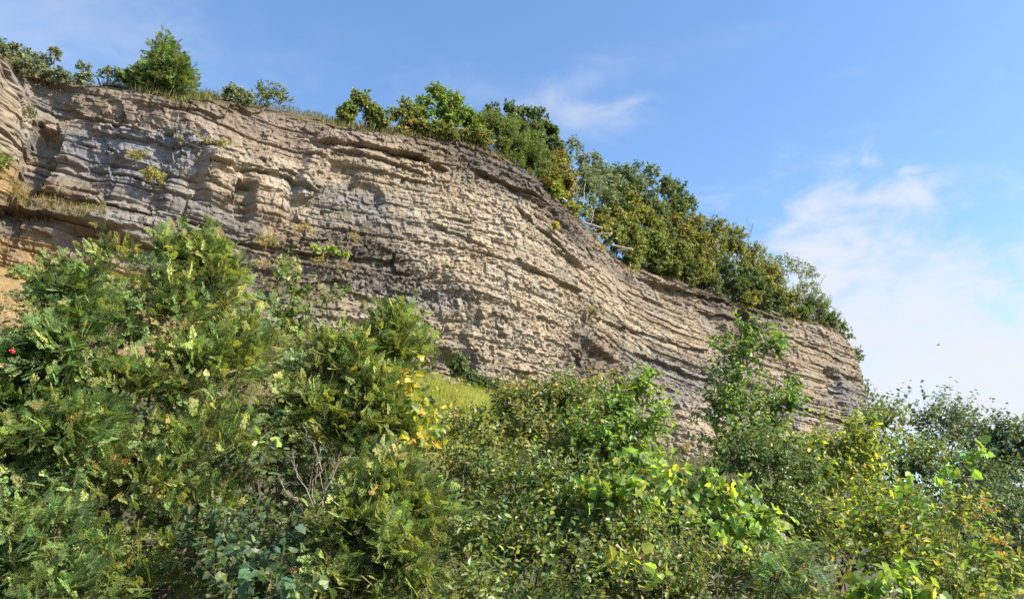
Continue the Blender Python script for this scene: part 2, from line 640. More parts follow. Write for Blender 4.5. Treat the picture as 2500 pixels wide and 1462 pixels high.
# large ledges and hollows read off the photograph: polyline, overhang above, hollow below, heights in metres
LEDGES = [
    ([(770, 345), (880, 358), (1000, 380), (1090, 412)], 0.85, 0.55, 1.0, 0.9),
    ([(820, 370), (960, 398), (1040, 430)], 0.45, 0.3, 0.5, 0.5),
    ([(-40, 500), (60, 524), (130, 541), (240, 568), (345, 598), (420, 622)], 0.75, 0.8, 1.1, 1.3),
    ([(100, 262), (240, 290), (360, 320)], 0.35, 0.25, 0.6, 0.5),
    ([(230, 320), (400, 340), (560, 360)], 0.35, 0.45, 0.5, 0.8),
    ([(500, 396), (600, 412), (700, 436), (760, 470)], 0.55, 0.5, 0.7, 0.7),
    ([(255, 504), (420, 532), (520, 560)], 0.4, 0.45, 0.5, 0.6),
    ([(1060, 545), (1180, 600), (1300, 664), (1400, 715)], 0.35, 0.35, 0.6, 0.6),
    ([(1440, 780), (1560, 815), (1715, 858)], 0.4, 0.35, 0.6, 0.6),
    ([(1540, 862), (1640, 898), (1774, 948)], 0.5, 0.5, 0.6, 0.8),
    ([(1840, 965), (1960, 1000), (2085, 1042)], 0.45, 0.35, 0.6, 0.7),
    ([(1160, 415), (1260, 460), (1340, 500)], 0.5, 0.45, 0.6, 0.7),
    ([(1262, 510), (1330, 575), (1395, 645)], 0.4, 0.35, 0.7, 0.6),
    ([(1230, 905), (1350, 955)], 0.2, 0.25, 0.4, 0.4),
    ([(560, 590), (760, 620), (1010, 640)], 0.35, 0.3, 0.8, 1.0),
    ([(820, 700), (900, 735), (960, 760)], 0.3, 0.3, 0.5, 0.6),
    ([(1700, 760), (1790, 790), (1860, 812)], 0.4, 0.5, 0.5, 0.8),
    ([(1560, 680), (1660, 705), (1780, 745)], 0.55, 0.45, 0.6, 0.7),
    ([(1880, 815), (1990, 850), (2085, 900)], 0.35, 0.2, 0.8, 0.6),
]
for line, a_up, a_dn, h_up, h_dn in LEDGES:
    sz = np.array([hit(u, v) for u, v in line])
    zz = np.interp(SS, sz[:, 0], sz[:, 1]) + 0.10 * vnoise(SS / 0.8, SS * 0 + 3, 811)
    ends = sstep(SS, sz[0, 0] - 0.7, sz[0, 0] + 0.5) * (1 - sstep(SS, sz[-1, 0] - 0.5, sz[-1, 0] + 0.7))
    rough = (0.35 + 0.5 * (0.5 + 0.5 * vnoise(SS / 1.3, SS * 0 + line[0][0], 817)) + 0.35 * c2[0] + 0.25 * c1[0])
    dz = ZZ - zz
    up = np.where(dz > 0, np.exp(-np.maximum(dz, 0) / h_up), 0)
    dn = np.where(dz <= 0, np.exp(-(np.minimum(-dz, 20) / (0.5 * h_dn)) ** 2), 0)
    disp += ends * rough * (0.8 * a_up * up - 0.7 * a_dn * dn)

# bulges and bays: (u, v, half width m, half height m, metres)
BUMPS = [
    (170, 360, 2.2, 3.4, -0.4), (300, 400, 2.6, 3.0, -0.5), (420, 430, 1.5, 2.4, -0.5), (45, 320, 1.3, 2.6, 0.35), (95, 400, 0.7, 2.2, -1.4),
    (530, 430, 0.9, 1.6, 0.9), (597, 490, 0.5, 1.2, -1.0), (650, 480, 1.2, 1.6, 0.5), (760, 430, 0.8, 1.8, 0.7),
    (890, 480, 1.1, 0.9, -0.6), (840, 430, 0.8, 0.8, -0.5), (230, 560, 3.5, 0.8, 0.6), (60, 470, 3.0, 1.2, 0.4),
    (230, 600, 1.6, 0.8, -1.1), (60, 650, 5.0, 1.8, 0.4), (960, 680, 3.0, 1.2, -0.4), (1170, 730, 2.5, 1.5, 0.5), (1090, 900, 1.5, 1.0, -0.9),
    (1450, 900, 3.0, 1.6, -0.8), (1400, 690, 3, 2, 0.4), (1300, 460, 1.2, 1.0, 0.5), (1365, 520, 1.0, 1.0, 0.5),
    (1825, 800, 1.5, 1.6, -2.4), (1760, 780, 1.6, 2.4, 0.8), (1900, 840, 2.5, 2.2, 0.6), (1930, 945, 1.2, 1.0, -1.0), (2030, 930, 1.2, 1.6, -0.9),
    (1640, 720, 3, 0.8, -0.8), (2070, 1010, 1.5, 2.0, 0.6), (1700, 1040, 4, 2.5, 0.8),
]
for u, v, rs, rz, a in BUMPS:
    s0, z0 = hit(u, v)
    e = np.maximum(np.abs(SS - s0) / rs, np.abs(ZZ - z0) / rz) * 0.5 + 0.5 * np.hypot((SS - s0) / rs, (ZZ - z0) / rz)
    e = e + 0.12 * vnoise(SS / 0.7, ZZ / 0.5, 900 + int(u)) + 0.40 * (c1[0] - 0.5) + 0.30 * (c2[0] - 0.5)
    disp += a * (1 - sstep(e, 0.65, 1.25))

disp = disp * 0.72
# rounding back of the rim: the sheet carries on as the brow slope
over = ZZ - ZT
back = np.clip(over, 0, None)
rim = np.exp(-np.clip(-over, 0, 50) / 0.9)
disp -= 0.3 * rim * (0.6 + 0.4 * vnoise(SS / 1.8, SS * 0, 955))
damp = np.exp(-back / 0.8)
Z3 = np.where(over > 0, ZT + back * 0.62 + 0.12 * fbm(SS / 1.2, back / 0.8, 971, 3), ZZ)
disp = disp * (0.25 + 0.75 * damp) - back * 0.95
# lean of the wall: stands slightly back towards the top
disp += np.clip(ZT - ZZ, 0, 18) * 0.03
nx, ny = plan_normal(SS[0], 1.3)
px, py = plan_xy(SS[0])
GX, GY, GZ = px[None] + nx[None] * disp, py[None] + ny[None] * disp, Z3
GRID = np.stack([GX, GY, GZ], -1)

# rock colours by place: beds, stains, rock kinds, shade painted into bay and recesses
T, Pp, K, G, Dk, O, B = (.335, .285, .215), (.40, .345, .265), (.275, .225, .18), (.225, .24, .27), (.15, .128, .105), (.29, .205, .10), (.21, .20, .19)  # G: grey rock with the left bay's bluish shade mixed into the colour
CTRL = [(0, 200, T), (40, 300, T), (20, 380, T), (150, 240, B), (300, 250, K), (420, 280, K), (600, 280, K), (700, 330, K), (200, 350, G), (300, 420, G), (150, 420, B), (420, 400, G),
        (300, 480, B), (380, 350, G), (560, 440, Pp), (650, 450, Pp), (700, 500, Pp), (800, 490, B), (880, 500, B), (750, 410, T), (600, 550, B), (500, 520, B), (700, 600, Dk), (850, 600, Dk), (950, 680, Dk),  # B in the middle hollow paints its recess shade
        (760, 730, Dk), (880, 780, T), (900, 340, K), (1050, 350, Dk), (1000, 430, T), (1100, 500, Pp), (1250, 400, Dk), (1320, 440, Dk), (1380, 530, Dk), (1200, 550, Pp), (1350, 610, T), (1100, 630, Pp),
        (1200, 690, Pp), (1300, 700, Pp), (1050, 720, B), (1100, 850, T), (1250, 800, T), (1400, 720, T), (1550, 640, K), (1450, 560, K), (1500, 770, T), (1650, 770, T), (1450, 900, Dk), (1300, 960, T), (1600, 950, B),
        (1700, 1050, T), (1750, 730, Dk), (1820, 790, Dk), (1870, 820, K), (1950, 850, T), (2050, 890, T), (1950, 950, T), (2080, 980, B), (1900, 1000, B), (2000, 1040, T),
        (50, 470, O), (50, 560, Dk), (50, 620, O), (150, 650, O), (50, 720, O), (250, 560, B), (130, 540, Dk), (300, 590, B), (0, 430, O)]
cs = np.array([hit(u, v) for u, v, c in CTRL])
cc = np.array([c for u, v, c in CTRL])
jx = SS + 1.1 * fbm(SS / 2.5, ZZ / 1.2, 1201, 3)
jz = ZZ + 0.7 * fbm(SS / 2.5, ZZ / 1.2, 1211, 3)
num = np.zeros(SS.shape + (3,))
den = np.full(SS.shape, 1e-12)
for (s0, z0), c in zip(cs, cc):
    k = 1.0 / (((jx - s0) / 2.6) ** 2 + ((jz - z0) / 1.0) ** 2 + 0.30) ** 2
    num += k[..., None] * c
    den += k
RC = num / den[..., None]
bt = (0.86 + 0.28 * _hash(bid, bid * 0, 1301)) * (0.9 + 0.2 * _hash(tid, tid * 0, 1303))
RC *= bt[..., None]
RC *= (0.90 + 0.20 * A[0])[..., None] * (0.92 + 0.16 * Bk[1])[..., None]
RC = RC * (1 + 0.10 * (c1[1] - 0.5)[..., None] * np.array([1.0, 0.2, -0.8]))
rust = sstep(fbm(SS / 1.8, ZZ / 2.6, 1401, 4), 0.18, 0.5)[..., None] * 0.5
RC = RC * (1 - rust) + rust * np.array([.32, .245, .165])
streak = sstep(fbm(SS / 0.55, ZZ / 4.5, 1501, 3), 0.2, 0.6)[..., None] * 0.35
RC = RC * (1 - streak * 0.6)
soil = sstep(over + 0.5 * vnoise(SS / 1.4, SS * 0, 1601), -0.5, 0.5)[..., None]
RC = RC * (1 - soil) + soil * np.array([.13, .105, .065])
RC *= 0.79
RC = np.clip(RC, 0.03, 0.56)

cliff = empty("cliff", (0, 45, 0))
cliff["kind"] = "structure"
cliff["label"] = "long layered shale and limestone cliff face receding to the right"
nr, nc = SS.shape
# split into groups of beds so that each band of strata is a part of its own
cuts = [0]
for wb in beds[1:]:
    r = int(np.searchsorted(rows, wb))
    if r - cuts[-1] >= 34 and nr - r > 30:
        cuts.append(r)
cuts.append(nr - 1)
for r0, r1 in zip(cuts[:-1], cuts[1:]):
    V = GRID[r0:r1 + 1].reshape(-1, 3)
    n = r1 - r0
    i = np.arange(n)[:, None] * nc
    j = np.arange(nc - 1)[None]
    Fq = np.stack([i + j, i + j + 1, i + nc + j + 1, i + nc + j], -1).reshape(-1, 4)
    ov = over[r0:r1].ravel()[(i + np.arange(nc - 1)[None]).ravel()]
    zl = GRID[r0:r1, :, 2].ravel()[(i + np.arange(nc - 1)[None]).ravel()]
    Fq = Fq[(ov < 4.2) & (zl > 8.5)]
    if len(Fq) == 0:
        continue
    used, inv = np.unique(Fq, return_inverse=True)
    V = V[used]
    Cb = RC[r0:r1 + 1].reshape(-1, 3)[used]
    Fq = inv.reshape(-1, 4)
    me = make_mesh("rock_bed", V - np.array([0, 45, 0]), Fq, Cb, False, M_ROCK)
    add_obj("rock_bed", me, cliff)

PU, PV, PD = project(GRID)


def on_cliff(u, v, tol=5.0):
    """Grid index of the foremost cliff point seen at that pixel."""
    d = np.hypot(PU - u, PV - v)
    m = d < tol
    if not m.any():
        k = int(np.argmin(d))
    else:
        k = int(np.argmin(np.where(m, PD, 1e9)))
    return divmod(k, nc)


# separate broken blocks sitting proud of the face
def block_mesh(seed):
    r = np.random.default_rng(seed)
    import bmesh
    bm = bmesh.new()
    for k in range(17):
        p = r.uniform(-1, 1, 3)
        p = np.sign(p) * np.abs(p) ** 0.35
        bm.verts.new(p * np.array([0.5, 0.5, 0.5]))
    bmesh.ops.convex_hull(bm, input=bm.verts)
    bm.verts.ensure_lookup_table()
    for vv in [q for q in bm.verts if not q.link_faces]:
        bm.verts.remove(vv)
    me = bpy.data.meshes.new("rock_block")
    bm.to_mesh(me)
    bm.free()
    me.materials.append(M_BLOCK)
    return me


BLOCKS = [block_mesh(100 + i) for i in range(10)]
vis = (PU > 5) & (PU < 2110) & (over < -0.4) & (PV > 150) & (PV < 1090) & (PV < 700 + np.clip(PU - 250, 0, 2000) * 0.27)
idx = np.flatnonzero(vis.ravel())
wgt = (crumb.ravel()[idx] ** 2) * (1.0 / PD.ravel()[idx])
pick = rng.choice(idx, 240, replace=False, p=wgt / wgt.sum())
for k in pick:
    r, c = divmod(int(k), nc)
    pos = GRID[r, c]
    n = np.array([nx[c], ny[c], 0])
    o = add_obj("rock_block", BLOCKS[rng.integers(10)], cliff)
    L_ = rng.uniform(0.35, 1.1) * (0.6 + PD[r, c] / 110)
    H_ = L_ * rng.uniform(0.3, 0.65)
    Dp = L_ * rng.uniform(0.5, 0.9)
    rz = math.atan2(n[1], n[0]) + math.pi / 2 + rng.normal(0, 0.3)
    p2 = pos - n * Dp * rng.uniform(0.36, 0.48)
    o.rotation_euler = (rng.normal(0, 0.12), rng.normal(0, 0.12) + 0.04, rz)
    o.location = p2 - np.array([0, 45, 0])
    o.scale = (L_, Dp, H_)
    o.color = (*np.clip(RC[r, c] * rng.uniform(0.92, 1.15), 0, 1), 1)

# ------------------------------------------------------------------ ground with the talus rising to the cliff foot
ax = np.concatenate([-np.geomspace(60, 4000, 26)[::-1], np.linspace(-59, 110, 150), np.geomspace(112, 4000, 26)])
ay = np.concatenate([-np.geomspace(30, 4000, 22)[::-1], np.linspace(-29, 130, 140), np.geomspace(132, 4000, 26)])
AX, AY = np.meshgrid(ax, ay)
smp = np.linspace(0, S_END, 260)
sx, sy = plan_xy(smp)
snx, sny = plan_normal(smp, 2.0)
FOOT = np.interp(smp, [0, hit(0, 600)[0], hit(200, 620)[0], hit(480, 650)[0], hit(800, 760)[0], hit(1150, 930)[0], hit(1400, 1000)[0], hit(1700, 1100)[0], S_END],
                 [13.5, 15.5, 15.6, 14.0, 13.2, 12.6, 11.5, 11.2, 12.0])
d2 = (AX.ravel()[:, None] - sx) ** 2 + (AY.ravel()[:, None] - sy) ** 2
near = d2.argmin(1)
dist = np.sqrt(d2[np.arange(len(near)), near])
side = (AX.ravel() - sx[near]) * snx[near] + (AY.ravel() - sy[near]) * sny[near]
bump = 0.45 * fbm(AX.ravel() / 4, AY.ravel() / 4, 61, 4)
gz = np.where(side > 0, FOOT[near] - 0.62 * np.clip(dist - 0.5, 0, None), FOOT[near] - 1.0)
gz = np.maximum(gz + bump, 0.25 * bump - 0.02 * np.clip(-AY.ravel(), 0, 30))
far = np.clip((np.hypot(AX.ravel(), AY.ravel()) - 160) / 200, 0, 1)
gz = gz * (1 - far)


def soil_material():
    m, nt, N, L = mat_base("soil")
    out = N.new('ShaderNodeOutputMaterial')
    pb = N.new('ShaderNodeBsdfPrincipled')
    pb.inputs['Roughness'].default_value = 0.95
    geo = N.new('ShaderNodeNewGeometry')
    nz = N.new('ShaderNodeTexNoise')
    nz.inputs['Scale'].default_value = 0.9
    nz.inputs['Detail'].default_value = 8
    nz.inputs['Roughness'].default_value = 0.7
    L.new(geo.outputs['Position'], nz.inputs['Vector'])
    at = N.new('ShaderNodeAttribute')
    at.attribute_name = "Col"
    mr = N.new('ShaderNodeMapRange')
    mr.inputs['From Min'].default_value = 0.3
    mr.inputs['From Max'].default_value = 0.7
    mr.inputs['To Min'].default_value = 0.55
    mr.inputs['To Max'].default_value = 1.35
    L.new(nz.outputs['Fac'], mr.inputs['Value'])
    sc = N.new('ShaderNodeVectorMath')
    sc.operation = 'SCALE'
    L.new(at.outputs['Color'], sc.inputs[0])
    L.new(mr.outputs[0], sc.inputs['Scale'])
    L.new(sc.outputs[0], pb.inputs['Base Color'])
    bp = N.new('ShaderNodeBump')
    bp.inputs['Distance'].default_value = 0.2
    L.new(nz.outputs['Fac'], bp.inputs['Height'])
    L.new(bp.outputs[0], pb.inputs['Normal'])
    L.new(pb.outputs[0], out.inputs[0])
    return m


M_SOIL = soil_material()
gcol = np.tile(np.array([.045, .045, .02]), (len(gz), 1))
sn = smp[near]
w_or = (1 - sstep(dist, 8.0, 13.0)) * (1 - sstep(sn, hit(330, 620)[0], hit(560, 650)[0]))
gcol = gcol * (1 - w_or[:, None]) + w_or[:, None] * np.array([.27, .185, .085])
w_gr = np.exp(-((AX.ravel() + 2.5) / 4.0) ** 2 - ((AY.ravel() - 37) / 7.0) ** 2) * 1.3
w_gr = np.clip(w_gr, 0, 1)[:, None]
gcol = gcol * (1 - w_gr) + w_gr * np.array([.15, .165, .012])
nyg, nxg = AX.shape
i = np.arange(nyg - 1)[:, None] * nxg
j = np.arange(nxg - 1)[None]
Fq = np.stack([i + j, i + j + 1, i + nxg + j + 1, i + nxg + j], -1).reshape(-1, 4)
ground = add_obj("ground", make_mesh("ground", np.stack([AX.ravel(), AY.ravel(), gz], -1), Fq, gcol, True, M_SOIL))
tag(ground, "ground sloping up as talus to the cliff foot", kind="structure")


def ground_z(x, y):
    d = (smp * 0 + x - sx) ** 2 + (y - sy) ** 2
    k = int(d.argmin())
    sd = (x - sx[k]) * snx[k] + (y - sy[k]) * sny[k]
    z = FOOT[k] - 0.62 * max(math.sqrt(d[k]) - 0.5, 0) if sd > 0 else FOOT[k]
    return max(z, 0.0)


stone_r = np.random.default_rng(77)
ns = 0
for (u, v, du, dv, cnt) in ((1690, 1105, 90, 25, 46), (1110, 935, 50, 14, 22), (150, 700, 150, 40, 24), (1250, 1010, 30, 20, 12)):
    for q in range(cnt):
        uu, vv = stone_r.normal(u, du * .5), stone_r.normal(v, dv * .5)
        d = ray(uu, vv)
        t = 20.0
        while t < 110:
            p = CAM + d * t
            if p[2] < ground_z(p[0], p[1]) + 0.05:
                break
            t += 0.4
        if t >= 110 or p[2] < 1:
            continue
        o = add_obj("stone", BLOCKS[stone_r.integers(10)], ground)
        L_ = stone_r.uniform(.18, .6) * (0.6 + t / 120)
        o.location = (p[0], p[1], p[2] + L_ * .1)
        o.scale = (L_, L_ * stone_r.uniform(.5, .9), L_ * stone_r.uniform(.3, .7))
        o.rotation_euler = (stone_r.normal(0, .4), stone_r.normal(0, .4), stone_r.uniform(0, 6))
        o.color = (*(np.array([.33, .28, .22]) * stone_r.uniform(.7, 1.15)), 1)

# plateau behind the brow
hs_ = np.linspace(0, S_END, 140)
hx, hy = plan_xy(hs_)
hnx, hny = plan_normal(hs_, 6.0)
hb = np.array([2.2, 3.5, 5, 7, 10, 15, 22, 32, 45, 60.0])
HX = hx[:, None] - hnx[:, None] * hb * 0.75 - 0.20 * hb
HY = hy[:, None] - hny[:, None] * hb * 0.75 + 0.35 * hb
HZ = top_z(hs_)[:, None] - 0.9 + np.minimum(hb, 16) * 0.55 + np.clip(hb - 16, 0, None) * 0.02 + 0.25 * fbm(HX / 3, HY / 3, 88, 3)
n2 = len(hb)
i = np.arange(len(hs_) - 1)[:, None] * n2
j = np.arange(n2 - 1)[None]
Fq = np.stack([i + j, i + j + 1, i + n2 + j + 1, i + n2 + j], -1).reshape(-1, 4)
HV = np.stack([HX.ravel(), HY.ravel(), HZ.ravel()], -1)
hill = add_obj("hilltop", make_mesh("hilltop", HV, Fq, np.tile(np.array([.10, .09, .045]), (len(HV), 1)), True, M_SOIL))
tag(hill, "wooded hilltop behind the brow of the cliff", kind="structure")


# ------------------------------------------------------------------ leaf shapes (x along the leaf, z its face normal)
def tmpl_fan(outline, mid):
    V = np.array([mid] + outline, float)
    n = len(outline)
    Fc = np.array([(0, 1 + k, 1 + (k + 1) % n) for k in range(n)])
    return V, Fc


def tmpl_ovate(w=0.30):
    o = [(0, 0, 0), (.22, -w * .8, .07), (.52, -w, .08), (.82, -w * .5, .02), (1, 0, -.08), (.82, w * .5, .02), (.52, w, .08), (.22, w * .8, .07)]
    return tmpl_fan(o, (.5, 0, -.02))


def tmpl_heart():
    o = [(0, 0, 0), (-.12, -.25, .05), (.08, -.5, .10), (.38, -.42, .06), (.5, -.5, .09), (.74, -.26, .0), (1, 0, -.14), (.74, .26, .0), (.5, .5, .09), (.38, .42, .06), (.08, .5, .10), (-.12, .25, .05)]
    return tmpl_fan(o, (.36, 0, -.03))


def tmpl_diamond(w=0.3):
    return np.array([(0, 0, 0), (.5, -w, .07), (1, 0, -.04), (.5, w, .07)], float), np.array([(0, 1, 2), (0, 2, 3)])


def tmpl_lance():
    return np.array([(0, 0, 0), (.4, -.13, .04), (1, 0, -.18), (.4, .13, .04)], float), np.array([(0, 1, 2), (0, 2, 3)])


def tmpl_spray(seed=0):
    r = np.random.default_rng(seed)
    V, Fc = [], []

    def kite(p, ang, ln, w, z0, full=True):
        c, s_ = math.cos(ang), math.sin(ang)
        n0 = len(V)
        q = ((0, 0, 0), (.75, -w, .0), (1, 0, -.05), (.75, w, .0)) if full else ((0, -w * .5, 0), (1, 0, -.05), (.5, w, 0))
        for (a, b, dz) in q:
            V.append((p[0] + ln * a * c - b * s_, p[1] + ln * a * s_ + b * c, z0 + dz * ln))
        Fc.append((n0, n0 + 1, n0 + 2))
        if full:
            Fc.append((n0, n0 + 2, n0 + 3))
    kite((.0, 0), 0, 1.0, .035, 0)
    for k in range(9):
        t = .10 + .82 * k / 9
        sd = 1 if k % 2 else -1
        a = sd * math.radians(r.uniform(30, 46))
        ln = (.43 - .30 * t) * r.uniform(.8, 1.2)
        z0 = -.10 * t * t + r.uniform(-.02, .02)
        kite((t, 0), a, ln, .046, z0, k < 7)
        if ln > .17:
            kite((t + ln * .35 * math.cos(a), ln * .35 * math.sin(a)), a + sd * .55, ln * .6, .055, z0, False)
            kite((t + ln * .40 * math.cos(a), ln * .40 * math.sin(a)), a - sd * .60, ln * .56, .055, z0, False)
    return np.array(V), np.array(Fc)


def tmpl_blade():
    return np.array([(0, -.03, 0), (0, .03, 0), (.55, .025, -.05), (.55, -.025, -.05), (1, 0, -.28)], float), np.array([(0, 1, 2), (0, 2, 3), (3, 2, 4)])


def tmpl_pinnate():
    V, Fc = [], []
    for k in range(9):
        t = .12 + .86 * k / 9
        for sd in (-1, 1):
            n0 = len(V)
            ln = .30 * (1 - .5 * abs(t - .45))
            V += [(t, 0, -.2 * t * t), (t + ln * .35, sd * ln * .5 - .05, -.2 * t * t), (t + ln * .3, sd * ln, -.2 * t * t - .06), (t + ln * .05, sd * ln * .6, -.2 * t * t)]
            Fc += [(n0, n0 + 1, n0 + 2), (n0, n0 + 2, n0 + 3)]
    return np.array(V, float), np.array(Fc)


TM = {'ovate': tmpl_ovate(.27), 'round': tmpl_ovate(.40), 'heart': tmpl_heart(), 'diamond': tmpl_diamond(.30), 'lance': tmpl_lance(),
      'spray': tmpl_spray(1), 'blade': tmpl_blade(), 'pinnate': tmpl_pinnate()}
LEAF_MESH = {}


def leaf_mesh(kind, mat):
    key = (kind, mat.name)
    if key not in LEAF_MESH:
        V, Fc = TM[kind]
        LEAF_MESH[key] = make_mesh("leaf", V, Fc, np.ones((len(V), 3)), False, mat)
    return LEAF_MESH[key]


def unit(a):
    return a / (np.linalg.norm(a, axis=-1, keepdims=True) + 1e-9)


def frames(axis, nrm):
    x = unit(axis)
    z = nrm - (nrm * x).sum(-1, keepdims=True) * x
    z = unit(z)
    y = np.cross(z, x)
    return np.stack([x, y, z], -1)          # columns


def scatter_mesh(kind, pos, R, size, col):
    V, Fc = TM[kind]
    n, k = len(pos), len(V)
    W = pos[:, None] + np.einsum('nij,kj->nki', R, V) * size[:, None, None]
    Fa = (Fc[None] + (np.arange(n) * k)[:, None, None]).reshape(-1, Fc.shape[1])
    return W.reshape(-1, 3), Fa, np.repeat(col, k, 0)


def pick_colors(r, palette, n, jitter=0.18):
    w = np.array([p[1] for p in palette], float)
    c = np.array([p[0] for p in palette])[r.choice(len(palette), n, p=w / w.sum())]
    c = c * 0.86 + 0.14 * c.mean(1, keepdims=True)
    return np.clip(c * (1 + r.normal(0, jitter, (n, 1))) * (1 + r.normal(0, .06, (n, 3))), .004, .9)


def plant(name, label, cat, blobs, base=None, leaf='ovate', size=.1, twigs=200, per=12, palette=None, mat=None, nobj=0, group=None, stems=3,
          stem_r=.03, bark=None, up=.5, seed=1, conifer=False, gap=0.0, twig_r=.0035, twig_len=None, droop=0.0, leafname='leaf', bare=0.0, lean=None, flat=0.35, tight=True, bright=1.9, maxtw=330):
    """A plant: blobs (u, v, ru, rv, Y, rd[, weight]) give the crown in real space; stems run from the base up into it, twigs out of it carry leaves."""
    r = np.random.default_rng(seed)
    mat = mat or M_LEAF
    bark = bark or M_BARK
    cen = np.array([P(b[0], b[1], b[4]) for b in blobs])
    scl = np.array([np.linalg.norm(P(b[0] + 1, b[1], b[4]) - P(b[0], b[1], b[4])) for b in blobs])
    rad = np.array([(b[2] * k, b[5], b[3] * k * 1.03) for b, k in zip(blobs, scl)])
    wts = np.array([(b[6] if len(b) > 6 else 1.0) * (a[0] * a[2] + a[1] * a[2]) for b, a in zip(blobs, rad)])
    low = cen[:, 2].argmin()
    if base is None:
        bx, by = cen[low, 0], cen[low, 1] + 0.15
        base = np.array([bx, by, ground_z(bx, by) - 0.05])
    base = np.asarray(base, float)
    root = empty(name, base)
    tag(root, label, cat, group)
    # twigs
    k = r.choice(len(blobs), twigs, p=wts / wts.sum())
    d = unit(r.normal(size=(twigs, 3)) * np.array([1, 1.15, 1]) + np.array([0, -.7 if (conifer and tight) else -.25, .15]))
    lump = 1 + .26 * vnoise(d[:, 0] * 2.3 + k * 5.1, d[:, 2] * 2.3 + d[:, 1], seed) + r.normal(0, .07, twigs)
    if conifer:
        r0 = r.uniform(.35, .85, twigs)
    else:
        r0 = np.where(r.random(twigs) < .65, r.uniform(.5, .85, twigs), r.uniform(.1, .6, twigs))
    tl = twig_len if twig_len else 0.45 * float(np.mean(rad))
    if tight:
        r0 = r0 * np.clip(1.15 - .55 * tl / rad[k].mean(1), .25, 1)
    start = cen[k] + d * rad[k] * (r0 * lump)[:, None]
    if gap > 0:                                # leave hollows between the clumps
        g = fbm(start[:, 0] / (rad[:, 0].mean() * .55) + seed, start[:, 2] / (rad[:, 2].mean() * .55) + start[:, 1] * .3, seed + 3, 2)
        keep = g > (-1 + gap * 2) * .45
        start, d, k, r0, lump = start[keep], d[keep], k[keep], r0[keep], lump[keep]
    n = len(start)
    tdir = unit(d * np.array([1, 1, .7]) + np.array([0, 0, up]) + r.normal(0, .3, (n, 3)))
    ln = tl * r.uniform(.6, 1.35, n)
    # leaves along each twig
    t = np.linspace(.12, 1, per)[None] + r.normal(0, .04, (n, per))
    bend = np.array([0, 0, -droop])
    pos = start[:, None] + tdir[:, None] * (t * ln[:, None])[..., None] + bend * (t ** 2 * ln[:, None])[..., None]
    pos = pos.reshape(-1, 3)
    ta = np.repeat(unit(tdir + bend * .8), per, 0)
    m = len(pos)
    sidev = unit(np.cross(ta, r.normal(size=(m, 3))))
    if conifer:
        sgn = np.where(np.arange(m) % 2, 1, -1)[:, None]
        plane = np.repeat(unit(np.cross(tdir, r.normal(size=(n, 3)))), per, 0)
        ax_ = unit(ta + sgn * plane * .75 + r.normal(0, .18, (m, 3)) + np.array([0, 0, -.12]))
        nr_ = unit(np.cross(ta, plane) + r.normal(0, .35, (m, 3)))
    else:
        ax_ = unit(ta * .55 + sidev * .9 + np.array([0, 0, -.25]) + r.normal(0, .2, (m, 3)))
        nr_ = unit(np.array([0, 0, 1.0]) * flat * 2 + np.repeat(d, per, 0) * .5 + r.normal(0, .55, (m, 3)))
    R = frames(ax_, nr_)
    sz = size * r.uniform(.65, 1.25, m)
    tint = np.repeat(1 + r.normal(0, .14, (n, 1)), per, 0)
    hue = np.repeat(r.normal(0, .10, (n, 1)), per, 0)
    col = pick_colors(r, palette, m) * tint * (1 + hue * np.array([1.0, 0.0, -.6]))
    if conifer and tight:                      # inner sprays darkened as painted shade, tips paler as new growth
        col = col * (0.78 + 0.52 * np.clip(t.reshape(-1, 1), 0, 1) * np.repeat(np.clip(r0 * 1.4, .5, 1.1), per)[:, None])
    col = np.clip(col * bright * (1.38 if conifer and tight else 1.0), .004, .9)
    keep = r.random(m) > bare
    pos, R, sz, col = pos[keep], R[keep], sz[keep], col[keep]
    m = len(pos)
    obj_idx = np.zeros(0, int)
    if nobj:
        u_, v_, z_ = project(pos)
        fr = (u_ > -20) & (u_ < 2520) & (v_ < 1480)
        # the ones standing foremost, spread over the crown
        order = np.full(m, 1e9)
        cell = (np.floor(u_ / 14).astype(int) * 1000 + np.floor(v_ / 14).astype(int))
        srt = np.lexsort((z_, cell))
        first = np.ones(m, bool)
        first[1:] = cell[srt][1:] != cell[srt][:-1]
        cand = srt[first]
        cand = cand[fr[cand]]
        obj_idx = r.permutation(cand)[:nobj] if len(cand) > nobj else cand
        me = leaf_mesh(leaf, mat)
        for q in obj_idx:
            o = bpy.data.objects.new(leafname, me)
            M = np.eye(4)
            M[:3, :3] = R[q] * sz[q]
            M[:3, 3] = pos[q] - base
            o.parent = root
            o.matrix_local = Matrix(M.tolist())
            o.color = (*col[q], 1)
            COL.objects.link(o)
    rest = np.ones(m, bool)
    rest[obj_idx] = False
    V, Fc, C = scatter_mesh(leaf, pos[rest] - base, R[rest], sz[rest], col[rest])
    crown = add_obj("crown", make_mesh("crown", V, Fc, C, False, mat), root)
    crown["kind"] = "stuff"
    # twigs and stems
    if twig_r > 0:
        sel = np.arange(n) if n < maxtw else r.choice(n, maxtw, replace=False)
        paths = []
        for q in sel:
            a = start[q] - base
            c0 = cen[k[q]] - base
            inner = a * .55 + c0 * .45
            b = a + tdir[q] * ln[q] + bend * ln[q]
            paths.append((np.array([inner, a, (a + b) / 2 - bend * ln[q] * .2, b]), np.array([1.5, 1.1, .7, .3]) * twig_r))
        V, Fc = tubes(paths, 3)
        tw = add_obj("twigs", make_mesh("twigs", V, Fc, None, True, bark), root)
        tw["kind"] = "stuff"
    order = r.permutation(len(blobs))[:max(stems, 1)] if stems else []
